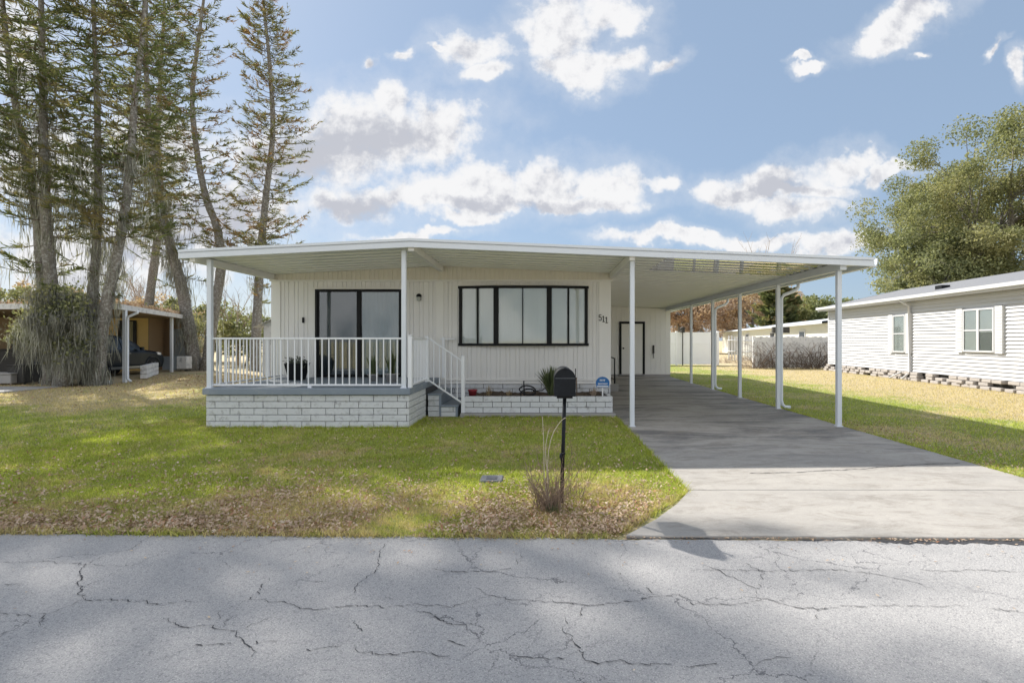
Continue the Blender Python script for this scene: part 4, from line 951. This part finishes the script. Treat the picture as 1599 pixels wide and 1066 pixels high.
sd_ = s_of(1424); q = MB(); q.tube([np_(sd_, -.42, 2.95), np_(sd_, -.1, 2.75), np_(sd_, -.08, .3), np_(sd_, -.35, .05)], .045, 8); q.build('downspout', MAT['whitev'], nbh)
q = MB(); q.tube([np_(sd_+.35, -.1, .32), np_(sd_+.7, -.4, .04)], .03, 6); q.build('downspout', MAT['whitev'], nbh)
q = MB(); obox(q, LEN-.10, LEN+.02, -.025, .1, .3, 2.93); q.build('corner_trim', MAT['whitev'], nbh)
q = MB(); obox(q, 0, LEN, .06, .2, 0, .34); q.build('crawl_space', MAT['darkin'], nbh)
# stacked block skirting with dark gaps
q = MB(); r = random.Random(9); 
for row in range(3):
    s = -.2*row
    while s < LEN-.1:
        l = r.uniform(.30, .42); o = r.uniform(-.06, .02)+.02*row
        if r.random() > .06: obox(q, max(0, s), s+l, -.16+o, .05, row*.108, row*.108+.098)
        s += l+r.uniform(.03, .16)
q.build('stacked_blocks', simple('block_pale', (.40,.37,.345), .9, .2, 4, .5), nbh, bevel=.012)

# ================================================================== FAR WHITE HOUSE, FENCES (through the carport)
fh = thing('far_house', (19, 40, 0), 'low white house with pale metal roof beyond the carport', 'house')
B0 = Vector((15.4, 27.5, 0)); B1 = Vector((21.7, 62, 0)); bd = (B1-B0).normalized(); bn = Vector((bd.y, -bd.x, 0)); BL = (B1-B0).length
def bp_(s, o, z): p = B0+bd*s+bn*o; return Vector((p.x, p.y, z))
def bbox(q, s0, s1, o0, o1, z0, z1):
    c = [bp_(s, o, z) for z in (z0, z1) for o in (o0, o1) for s in (s0, s1)]
    return q.add(c, [(0,2,3,1),(4,5,7,6),(0,1,5,4),(2,6,7,3),(0,4,6,2),(1,3,7,5)])
q = MB(); bbox(q, 0, BL, 0, 7, 0, 2.5); q.build('wall', simple('offwhite', (.66,.66,.60), .7, .05), fh)
q = MB(); q.add([bp_(-.3, -.5, 2.50), bp_(BL+.3, -.5, 2.50), bp_(BL+.3, 3.5, 3.05), bp_(-.3, 3.5, 3.05), bp_(-.3, 7.4, 2.5), bp_(BL+.3, 7.4, 2.5), bp_(-.3, -.5, 2.38), bp_(BL+.3, -.5, 2.38)], [(0,1,2,3),(3,2,5,4),(0,6,7,1)])
q.add([bp_(-.3, -.5, 2.38), bp_(BL+.3, -.5, 2.38), bp_(BL+.3, 0.01, 2.42), bp_(-.3, 0.01, 2.42)], [(0,1,2,3)])
q.build('roof', simple('metal_roof', (.62,.66,.72), .5, .06, .8, dirt=(.4,.42,.45), dscale=1), fh, fixn=False)
for s, l, z0, z1 in ((4, 1.2, 1.0, 2.1), (11, 1.4, 1.0, 2.1), (20, 1.4, 1.0, 2.1)):
    q = MB(); bbox(q, s, s+l, -.05, -.0, z0, z1); w_ = q.build('window', MAT['whitev'], fh); q = MB(); bbox(q, s+.1, s+l-.1, -.06, -.051, z0+.1, z1-.1); q.build('glass_pane', MAT['carglass'], w_)
c = at(1219, 515, 31); tag(MB().box(c.x-.5, c.x+.5, 30.9, 31.1, c.z-.18, c.z+.18).box(c.x-.04, c.x+.04, 30.96, 31.04, 0, c.z-.18).build('dark_board', MAT['darkin']), 'dark brown board on a post before the far white house', 'board')
vf = thing('vinyl_fence', (7, 30.5, 0), 'tall smooth white vinyl fence behind the carport', 'fence')
MAT['fencew'] = simple('fence_white', (.86,.86,.87), .45, .03, 2)
MB().box(10.34, 10.458, 30.43, 30.57, 0, 2.03).build('post', MAT['fencew'], vf, bevel=.01)
x = 3.02
while x < 9:
    q = MB(); q.box(x+.06, x+2.40, 30.48, 30.52, .06, 1.88)
    q.box(x+.06, x+2.40, 30.46, 30.54, 1.86, 1.96); q.box(x+.06, x+2.40, 30.46, 30.54, .05, .16); q.box(x+.06, x+2.40, 30.46, 30.54, 1.28, 1.34); q.build('panel', MAT['fencew'], vf)
    MB().box(x-.06, x+.058, 30.43, 30.57, 0, 2.03).build('post', MAT['fencew'], vf, bevel=.01); x += 2.46
c = at(1066, 516, 30.3); tag(MB().box(c.x-.1, c.x+.1, 30.2, 30.4, c.z-.12, c.z+.12).prism([(c.x-.16, c.z+.12), (c.x+.16, c.z+.12), (c.x, c.z+.24)], 'y', 30.15, 30.42).box(c.x-.025, c.x+.025, 30.28, 30.33, 0, c.z-.12).build('bird_house', MAT['darkin']), 'little dark bird house on a pole before the white vinyl fence', 'bird house')
pf = thing('picket_fence', (13.5, 35, 0), 'low white picket fence curving before the far white house', 'fence')
r = random.Random(2); n = 13
for k in range(n):
    x = 12.7+k*.15; y = 35-.5*math.sin(k/(n-1)*math.pi); MB().box(x-.05, x+.05, y-.012, y+.012, .1, 1.75+r.uniform(-.05, .05)).build('picket', MAT['dirtywhite'], pf)
for z in (.75, 1.5): MB().tube([(12.6, 34.98, z), (13.2, 34.50, z-.06), (13.9, 34.44, z-.08), (14.7, 34.98, z)], .035, 6).build('rail', MAT['dirtywhite'], pf)
wf = thing('board_fence', (13.3, 27, 0), 'weathered white board fence overgrown with bare vines', 'fence')
x = 11.15; k = 0
while x < 15.2:
    MB().box(x, x+.135, 27-.02+.01*(k % 2), 27+.01*(k % 2), .03, 1.64+.012*(k*7 % 5)).build('board', MAT['dirtywhite'], wf); x += .142; k += 1
for z in (.5, 1.4): MB().box(11.1, 15.2, 27.02, 27.07, z, z+.09).build('rail', MAT['dirtywhite'], wf)
for x in (11.1, 13.1, 15.15): MB().box(x, x+.1, 27.08, 27.18, 0, 1.7).build('post', MAT['dirtywhite'], wf)
def brush(name, label, c, w, h, n, seed, mat='twig', cat='vines', rad=.010, dep=.35):
    r = random.Random(seed); q = MB()
    for i in range(n):
        x = c[0]+r.uniform(-w, w); p = Vector((x, c[1]+r.uniform(-dep, dep), 0)); pts = [p]; d = Vector((r.uniform(-.6,.6), r.uniform(-.2,.2), 1))
        hmax = h*(1-.6*((x-c[0])/w)**2)
        for k in range(7):
            d = (d+Vector((r.uniform(-.8,.8), r.uniform(-.3,.3), r.uniform(-.5,.35)))).normalized(); p = p+d*h*.22
            if p.z > hmax or p.z < .02: d.z = -d.z; p.z = max(.03, min(p.z, hmax))
            pts.append(p)
        q.tube(pts, [rad*(1-.1*k) for k in range(8)], 3, False)
    return tag(q.build(name, MAT[mat], fixn=False), label, cat)
brush('bare_vine', 'dark tangle of leafless vines on the left part of the board fence', (11.9, 26.7, 0), .9, 1.4, 80, 1, rad=.013)
brush('bare_vine', 'second heap of dark leafless vines on the board fence near the home', (14.1, 26.7, 0), 1.1, 1.4, 95, 2, rad=.013)
brush('dry_weeds', 'tan dry weeds at the foot of the picket fence', (12.6, 33.5, 0), 1.2, .5, 80, 3, 'paletwig', 'weeds')
brush('dry_weeds', 'tan dry weeds where the picket fence meets the vines', (11.0, 27.3, 0), .6, .45, 60, 5, 'paletwig', 'weeds')

# ================================================================== LEFT NEIGHBOUR
ln = thing('left_home', (-22, 24, 0), 'tan and yellow neighbour home with flat littered carport roof behind the pines', 'house')
q = MB(); z = 0
def lap(q, x0, x1, y, z0, z1, pitch=.2):
    z = z0
    while z < z1-.01:
        t_ = min(z+pitch, z1); q.add([(x0, y-.02, z), (x1, y-.02, z), (x1, y, t_), (x0, y, t_), (x0, y, z), (x1, y, z)], [(0,1,2,3),(0,4,5,1)]); z = t_
lap(q, gX(150, 25), gX(233, 25), 25, 0, 2.9); q.build('yellow_wall', MAT['yellow'], ln, fixn=False)
q = MB(); lap(q, gX(233, 25.3)-.3, gX(300, 26), 26, 0, 2.9); q.box(gX(233, 25)-.03, gX(233, 25), 24.98, 26, 0, 2.9); q.box(-45, gX(150, 25), 24.4, 30, 0, 2.7); q.build('wall', MAT['tan'], ln, fixn=False)
x0 = gX(187, 25); x1 = gX(214, 25); q = MB(); q.box(x0, x1, 24.9, 24.985, .9, 2.45); w_ = q.build('window', MAT['darkin'], ln)
MB().box(x0+.38, x1-.12, 24.88, 24.899, .95, 2.4).build('curtain', simple('drab_curtain', (.36,.33,.2), .9, .2, 4, stretch=(8,1,1)), w_)
MB().box(gX(269, 25.9), gX(294, 25.9), 25.85, 25.97, 0, 2.05).build('door', MAT['bluegrey'], ln)
# carport roof
q = MB(); rp = [(-14.35, 17.3), (-17.9, 25.9), (-45, 27.9), (-45, 17.3)]
q.prism(rp, 'z', 2.56, 2.70); rf = q.build('roof', MAT['rooflitter'], ln)
def fb(a, b, z0, z1, t_, name, mat, par):
    d = (Vector(b)-Vector(a)).normalized(); n_ = Vector((d.y, -d.x)); pts = [Vector(a), Vector(b), Vector(b)+n_*t_, Vector(a)+n_*t_]; MB().prism([tuple(p) for p in pts], 'z', z0, z1).build(name, mat, par)
fb((-17.9, 25.9), (-14.35, 17.3), 2.53, 2.715, -.04, 'fascia', MAT['dirtywhite'], rf)
fb((-14.35, 17.3), (-45, 17.3), 2.53, 2.715, -.04, 'fascia', MAT['dirtywhite'], rf)
for (px, D) in ((195, 17.9), (268, 24.0)):
    x = gX(px, D); MB().box(x-.05, x+.05, D-.05, D+.05, 0, 2.54).build('post', MAT['alum'], ln)
x = gX(199, 17.8); MB().tube([(x+.35, 17.8, 2.52), (x+.35, 17.8, 2.44), (x+.02, 17.8, 2.30), (x, 17.8, 2.15), (x, 17.8, .15), (x+.12, 17.8, .05)], .045, 8).build('downspout', MAT['alum'], ln)
# litter and needles piled on the roof
r = np.random.default_rng(5); n = 9000; tX = r.uniform(0, 1, n); c = np.stack([-14.6-3.3*tX-r.uniform(0, 1, n)**2*12, 17.5+8.2*tX, np.full(n, 2.70)+r.uniform(0, .22, n)*r.uniform(0, 1, n)], 1)
np_obj('roof_needles', leaf_cloud(c, r.uniform(.06, .16, n)), 4, MAT['leaflit'], rf)
# white and grey utility panels, blocks, clutter
tag(MB().box(gX(256, 24.4), gX(279, 24.4), 24.3, 24.5, .08, .72).build('utility_panel', MAT['bluegrey']), 'blue-grey low panel beside the second carport post of the left home', 'panel')
tag(MB().box(gX(280, 24.4), gX(296, 24.4), 24.2, 24.6, .12, .72).build('storage_bin', MAT['dirtywhite'], bevel=.03), 'white storage box beside the blue-grey panel at the pine trunk', 'box')
bw = thing('block_wall', (gX(238, 20), 20, 0), 'short low wall of whitewashed concrete blocks in front of the dark car', 'wall'); q = MB()
r = random.Random(6)
for row in range(3):
    for k in range(5):
        xx = gX(224, 19.4)-.30*k; yy = 19.4+k*.52; q.bar((xx, yy, .11+row*.17), (xx-.27, yy+.48, .11+row*.17), .2, .155)
q.build('blocks', MAT['dirtywhite'], bw, bevel=.01)
q = MB(); r = random.Random(8)
for k in range(9):
    cx1 = gX(160, 17.5)+r.uniform(-.35, .35); cy1 = 17.5+r.uniform(-.3, .3); s = r.uniform(.06, .13)
    q.lathe((cx1, cy1, 0), [(s*.8, 0), (s, s*.4), (s*.7, s*.9), (s*.2, s*1.1)], 7)
tag(q.build('white_stones', simple('white_stone', (.6,.6,.6), .9, .2, 5, .4)), 'heap of small white stones by the rear wheel of the dark car', 'stones')
for (px, D, w, h, lb) in ((8, 17.2, .5, .35, 'grey bench-like box on the left neighbour patio at the left edge'), (38, 17.4, .28, .62, 'narrow dark box standing on the left neighbour patio'), (25, 19.5, .9, 1.1, 'dark covered furniture in the left carport shade'), (60, 20.5, .8, 1.3, 'dark cabinet deep in the left carport')):
    x = gX(px, D); q = MB(); q.box(x-w, x+w, D-.3, D+.3, .05, h); q.box(x-w*1.05, x+w*1.05, D-.33, D+.33, h, h+.05)
    for sx_ in (-.9, .9):
        for sy_ in (-.25, .25): q.box(x+sx_*w-.03, x+sx_*w+.03, D+sy_-.03, D+sy_+.03, 0, .05)
    tag(q.build('patio_box', MAT['concrete'] if px == 8 else MAT['darkin'], bevel=.02), lb, 'box')
# potted plants at the far left patio
q = MB(); 
# small white shed behind
ws = thing('garden_shed', (-11.3, 21, 0), 'small white shed with grey gable roof between the pines and the house', 'shed')
q = MB(); q.box(-11.45, -8.3, 21, 24, 0, 2.15); q.build('wall', MAT['dirtywhite'], ws)
q = MB(); q.add([(-11.75, 20.7, 2.0), (-11.75, 24.2, 2.0), (-9.9, 24.2, 2.85), (-9.9, 20.7, 2.85), (-8.0, 24.2, 2.0), (-8.0, 20.7, 2.0)], [(0,3,2,1), (3,5,4,2)]); q.add([(-11.6, 20.99, 2.07), (-8.2, 20.99, 2.07), (-9.9, 20.99, 2.80)], [(0,1,2)])
q.build('roof', simple('pale_roof', (.5,.52,.54), .6), ws, fixn=False)

# ------------------------------------------------------------------ dark SUV facing away from the road
car = thing('parked_car', (0, 0, 0), 'dark blue-black SUV parked in the left neighbour carport', 'car')
def car_build():
    Wc = .92
    # stations along length (y), belt z, top z, half width belt, half width top
    S_ = [(-2.28,.95,1.02,.80,.70),(-2.22,1.02,1.35,.86,.68),(-2.0,1.05,1.60,.90,.66),(-1.3,1.05,1.70,.92,.66),(-.4,1.03,1.71,.92,.67),(.25,1.01,1.64,.92,.65),(.75,1.00,1.36,.92,.70),(1.12,.99,1.09,.91,.78),(1.7,.93,1.02,.89,.78),(2.15,.80,.90,.84,.72),(2.32,.62,.72,.76,.66)]
    vs = []; fs = []; m = 10
    for (y, zb_, zt_, wb, wt) in S_:
        lo = .26 if abs(y) < 2.2 else .36
        vs += [(wb*.93, y, lo), (wb, y, lo+.2), (wb, y, zb_-.06), (wb-.02, y, zb_), (wt, y, zt_-.03), (wt*.8, y, zt_), (-wt*.8, y, zt_), (-wt, y, zt_-.03), (-wb+.02, y, zb_), (-wb, y, lo+.2)]
    for i in range(len(S_)-1):
        for k in range(m): a = i*m+k; b = i*m+(k+1) % m; fs.append((a, b, b+m, a+m))
    fs += [tuple(range(m))[::-1], tuple((len(S_)-1)*m+k for k in range(m))]
    MB().add(vs, fs).build('body', MAT['carpaint'], car, bevel=.015)
    def sidewin(pts, name='window'):
        for sg_ in (1, -1):
            q = MB(); P_ = []
            for y, f in pts:
                S2 = np.array(S_); zb_ = np.interp(y, S2[:,0], S2[:,1]); zt_ = np.interp(y, S2[:,0], S2[:,2]); wb = np.interp(y, S2[:,0], S2[:,3]); wt = np.interp(y, S2[:,0], S2[:,4])
                P_.append((sg_*(wb-.02+(wt-wb+.02)*f+.006), y, zb_+(zt_-.03-zb_)*f))
            q.add(P_, [tuple(range(len(P_)))]).build(name, MAT['carglass'], car, fixn=False)
    sidewin([(-1.95,.1),(-1.15,.1),(-1.15,.88),(-1.75,.88)]); sidewin([(-1.08,.1),(-.22,.1),(-.22,.88),(-1.08,.88)]); sidewin([(-.15,.1),(.85,.12),(.62,.55),(.2,.88),(-.15,.88)])
    for yy_, sg_ in ((1.42, 1), (-1.25, 1), (1.42, -1), (-1.25, -1)):
        q = MB(); q.tube([(sg_*.74, yy_, .35), (sg_*.93, yy_, .35)], .35, 24); w_ = q.build('wheel', MAT['rubber'], car)
        q = MB(); q.tube([(sg_*.931, yy_, .35), (sg_*.945, yy_, .35)], [.06, .05], 12)
        for k in range(6): a = k*math.pi/3; q.bar((sg_*.938, yy_, .35), (sg_*.938, yy_+.22*math.cos(a), .35+.22*math.sin(a)), .045, .015)
        q.build('rim', MAT['chrome'], w_)
        # wheel arch cladding
        q = MB(); q.tube([(sg_*.925, yy_+.42*math.cos(a), .33+.42*math.sin(a)) for a in np.linspace(-.1, math.pi+.1, 14)], .03, 6); q.build('wheel_arch', simple('cladding', (.03,.033,.036), .7), car)
    for sg_ in (1, -1):
        q = MB(); q.bar((sg_*.80, 2.0, .86), (sg_*.87, 1.72, .90), .10, .12); q.build('headlight', MAT['foamw'], car, bevel=.02)
        q = MB(); q.box(sg_*.93-.0, sg_*1.08, .62, .76, 1.06, 1.2); q.build('mirror', MAT['carpaint'], car, bevel=.03)
        for yh in (-.95, .0): MB().box(sg_*.921, sg_*.95, yh, yh+.18, .92, .945).build('door_handle', MAT['chrome'], car)
        MB().box(sg_*.915, sg_*.935, -.9, 1.0, .30, .40).build('sill_trim', MAT['chrome'], car)
car_build()
car.location = (-17.3-.92, 21.3, 0)

# ================================================================== GRASS, LEAVES, WEEDS
def blocked(x, y):
    b = (y < road_edge(x)+.0)
    b |= (x > 1.42) & (x < 5.12) & (y < 20.9) & (y > 5.0)
    b |= (x > 1.43-(5.02-y)*.75) & (x < 5.16+(5.02-y)*1.2) & (y <= 5.02)
    b |= (x > px0) & (x < px1) & (y > 8.68) & (y < 11.3)
    b |= (x > px1-.1) & (x < 1.45) & (y > 9.84) & (y < 22)
    b |= (x > HX0) & (x < 1.5) & (y > 11.1)
    b |= (y > 14) & (x < -15.2) & (y < 16.3) | (x < -14.4-(y-17)*.4) & (y > 17)
    b |= (abs(x-vx) < .125) & (abs(y-vy) < .125)
    b |= (x > 13.0+(y-8.5)*.068)
    return b
def sample(n, x0, x1, y0, y1, pw, r):
    """more blades near the viewer, fewer far away"""
    x = r.uniform(x0, x1, n); y = r.uniform(y0, y1, n); keep = r.uniform(0, 1, n) < (y0/y)**pw
    x, y = x[keep], y[keep]; k = ~blocked(x, y) & (x/y > -1.12) & (x/y < 1.0); return x[k], y[k]
def grass(x, y, h, w, r):
    n = len(x); c = np.stack([x, y, np.full(n, -.004)], 1); a = r.uniform(0, 6.283, n); s = np.stack([np.cos(a), np.sin(a), np.zeros(n)], 1)*(w*r.uniform(.6, 1.3, n))[:, None]
    ln_ = r.normal(size=(n, 2))*.55; hh = h*r.uniform(.4, 1.2, n); tip = c+np.stack([ln_[:,0]*hh, ln_[:,1]*hh, hh], 1)
    return np.stack([c-s, c+s, tip], 1).reshape(-1, 3)
r = np.random.default_rng(77)
G = []
x, y = sample(900000, -7, 2.0, 3.8, 9.9, 1.3, r); G.append(grass(x, y, .034, .0030, r))
x, y = sample(520000, -18, -5.5, 6.0, 22, 1.6, r); G.append(grass(x, y, .045, .0055, r))
x, y = sample(700000, 5.1, 15, 4.0, 30, 1.3, r); G.append(grass(x, y, .045, .0060, r))
def edge_tufts(x0, y0, x1, y1, n, r):
    f = r.uniform(0, 1, n); x = x0+(x1-x0)*f+r.normal(size=n)*.018; y = y0+(y1-y0)*f+r.normal(size=n)*.018
    k = np.sin(f*37)+np.sin(f*91+1)+r.normal(size=n) > -.6; return grass(x[k], y[k], .065, .004, r)
for e4 in ((px0+.02, 8.64, px1, 8.64), (1.40, 5.0, 1.38, 9.8), (.62, 3.96, 1.42, 5.02), (5.14, 5.0, 5.14, 15), (px1+.05, 8.7, px1+.05, 9.8), (-1.5, 9.84, 1.35, 9.84), (-7, e(-7), .5, e(.5))):
    G.append(edge_tufts(*e4, int(900*math.hypot(e4[2]-e4[0], e4[3]-e4[1])), r))
cl = r.uniform([-8, 4.2], [1.2, 9.5], (420, 2)); cl = np.repeat(cl, 60, 0)+r.normal(size=(420*60, 2))*.035; kk = ~blocked(cl[:, 0], cl[:, 1]); G.append(grass(cl[kk, 0], cl[kk, 1], .07, .0035, r))
tag(np_obj('grass', np.concatenate(G), 3, MAT['grass']), 'patchy green and straw coloured lawn grass', 'grass', kind='stuff')
# fallen leaves: thick along the road, thinning into the lawn
n = 60000; x = r.uniform(-8, 2.0, n); y = 3.86+r.exponential(.55, n)
patch = (np.sin(x*2.1+1)+np.sin(x*.9+y*3)+np.sin(x*5.3-y*2.0))*.22+.55
k = (r.uniform(0, 1, n) < patch) & ~blocked(x, y) & (y < 8.6); x, y = x[k], y[k]
x2 = r.uniform(5.1, 8.5, 9000); y2 = r.uniform(4.2, 9.5, 9000); k = ~blocked(x2, y2) & (x2-5.1 < r.exponential(.8, 9000)); x2, y2 = x2[k], y2[k]
x3 = r.uniform(-18, -6.3, 14000); y3 = r.uniform(9, 22, 14000); k = ~blocked(x3, y3) & (y3 > 15.5+r.normal(size=14000)*2.2); x3, y3 = x3[k], y3[k]
x4 = r.uniform(-8, 1.4, 5500); y4 = r.uniform(4.5, 9.8, 5500); k = ~blocked(x4, y4); x4, y4 = x4[k], y4[k]
x = np.concatenate([x, x2, x3, x4]); y = np.concatenate([y, y2, y3, y4]); n = len(x)
sz = r.uniform(.018, .042, n)*np.where(y > 10, 1.9, 1.); a = r.uniform(0, 6.283, n); tl = r.normal(size=n)*.45
A_ = np.stack([np.cos(a)*np.cos(tl), np.sin(a)*np.cos(tl), np.sin(tl)], 1)*sz[:, None]; B_ = np.stack([-np.sin(a), np.cos(a), r.normal(size=n)*.6], 1)*(sz*r.uniform(.18, .34, n))[:, None]
c = np.stack([x, y, r.uniform(.012, .035, n)], 1)
tag(np_obj('fallen_leaves', quads_from(c, A_, B_), 4, MAT['leaflit']), 'dry tan and brown leaves scattered over the lawn beside the road', 'leaves', kind='stuff')
# few leaves blown on road and drive
n = 1100; x = r.uniform(-5, 4, n); y = road_edge(x)+.03-r.exponential(np.where(r.uniform(0, 1, n) < .85, .025, .3), n); c = np.stack([x, y, np.full(n, .012)], 1); a = r.uniform(0, 6.283, n); s = r.uniform(.015, .03, n)
tag(np_obj('leaf_litter', quads_from(c, np.stack([np.cos(a), np.sin(a), a*0+.15], 1)*s[:, None], np.stack([-np.sin(a), np.cos(a), a*0], 1)*(s*.25)[:, None]), 4, MAT['leaflit']), 'few dry leaves blown onto the road edge', 'leaves', kind='stuff')

# dry shrub round the mailbox post
def dry_shrub():
    r = random.Random(12); bx_, by_ = gp(858, 797); root = thing('dry_shrub', (bx_, by_, 0), 'dry brown twiggy shrub at the foot of the mailbox post', 'shrub'); q = MB()
    for i in range(150):
        p = Vector((bx_+r.gauss(0, .05), by_+r.gauss(.03, .05), 0)); d = Vector((r.gauss(0, .42), r.gauss(0, .35), 1)).normalized(); L_ = r.uniform(.14, .56)
        pts = [p]
        for k in range(4): d = (d+Vector((r.gauss(0, .12), r.gauss(0, .12), r.gauss(0, .05)))).normalized(); p = p+d*L_/4; pts.append(p)
        q.tube(pts, [.003, .0026, .0022, .0018, .001], 3, False)
        for k in range(2):
            s = pts[r.randint(2, 4)]; q.tube([s, s+Vector((r.gauss(0, .05), r.gauss(0, .05), r.uniform(.0, .08)))], [.0012, .0007], 3, False)
    q.build('twigs', simple('brown_twig', (.30,.22,.16), .9, .5, 25), root, fixn=False)
    q = MB(); D = by_
    for path in ([(856,790),(850,740),(849,690),(847,650)], [(857,785),(855,720),(862,680),(876,657),(884,652)], [(856,760),(852,700),(858,668)]):
        pts = smooth_path([at(a_, b_, D) for a_, b_ in path], 10); q.tube([Vector(p) for p in pts], [.0042-.0002*k for k in range(10)], 5, False)
    q.build('stem', simple('pale_stem', (.55,.48,.38), .8), root, fixn=False)
    q = MB(); r = random.Random(13)
    for i in range(26):
        p = Vector((gX(895, 4.6)+r.gauss(0, .06), 4.75+r.gauss(0, .05), 0)); d = Vector((r.gauss(.15, .3), r.gauss(0, .3), 1)).normalized(); L_ = r.uniform(.3, .75); e_ = p+d*L_
        q.tube([p, (p+e_)/2+Vector((r.gauss(0, .02), 0, 0)), e_], [.0018, .0014, .0007], 3, False)
    q.build('twigs', MAT['twig'], root, fixn=False)
dry_shrub()
strap_plant('grass_tuft', (gX(862, 4.5), 4.38, 0), 40, .10, 1.3, .003, 'green grass tuft at the foot of the dry shrub by the mailbox', 'grass tuft', 'blade', 15)

# two unseen pines added outside the left edge to cast shade on the road
norfolk('unseen pine added left of the others to shade the road', 12, [(-120,640),(-128,400),(-120,200),(-110,0),(-100,-300),(-95,-560)], .27, 6.0, colm, seed=61, dens=.55)
norfolk('thin unseen pine added nearest the road on the left to shade it', 9.5, [(-330,660),(-340,400),(-330,100),(-320,-300),(-310,-800)], .27, 7.0, colm, seed=62, dens=.3)
norfolk('young pine across the road, mirrored in the left pane of the large window', -20, [(1068,471),(1070,600),(1066,720)], .12, .8, ([0,.1,.6,1],[1.7,1.8,1.1,.15]), seed=71, dens=1., up=.4, spacing=.34, group=None, twl=.5, tww=.06)
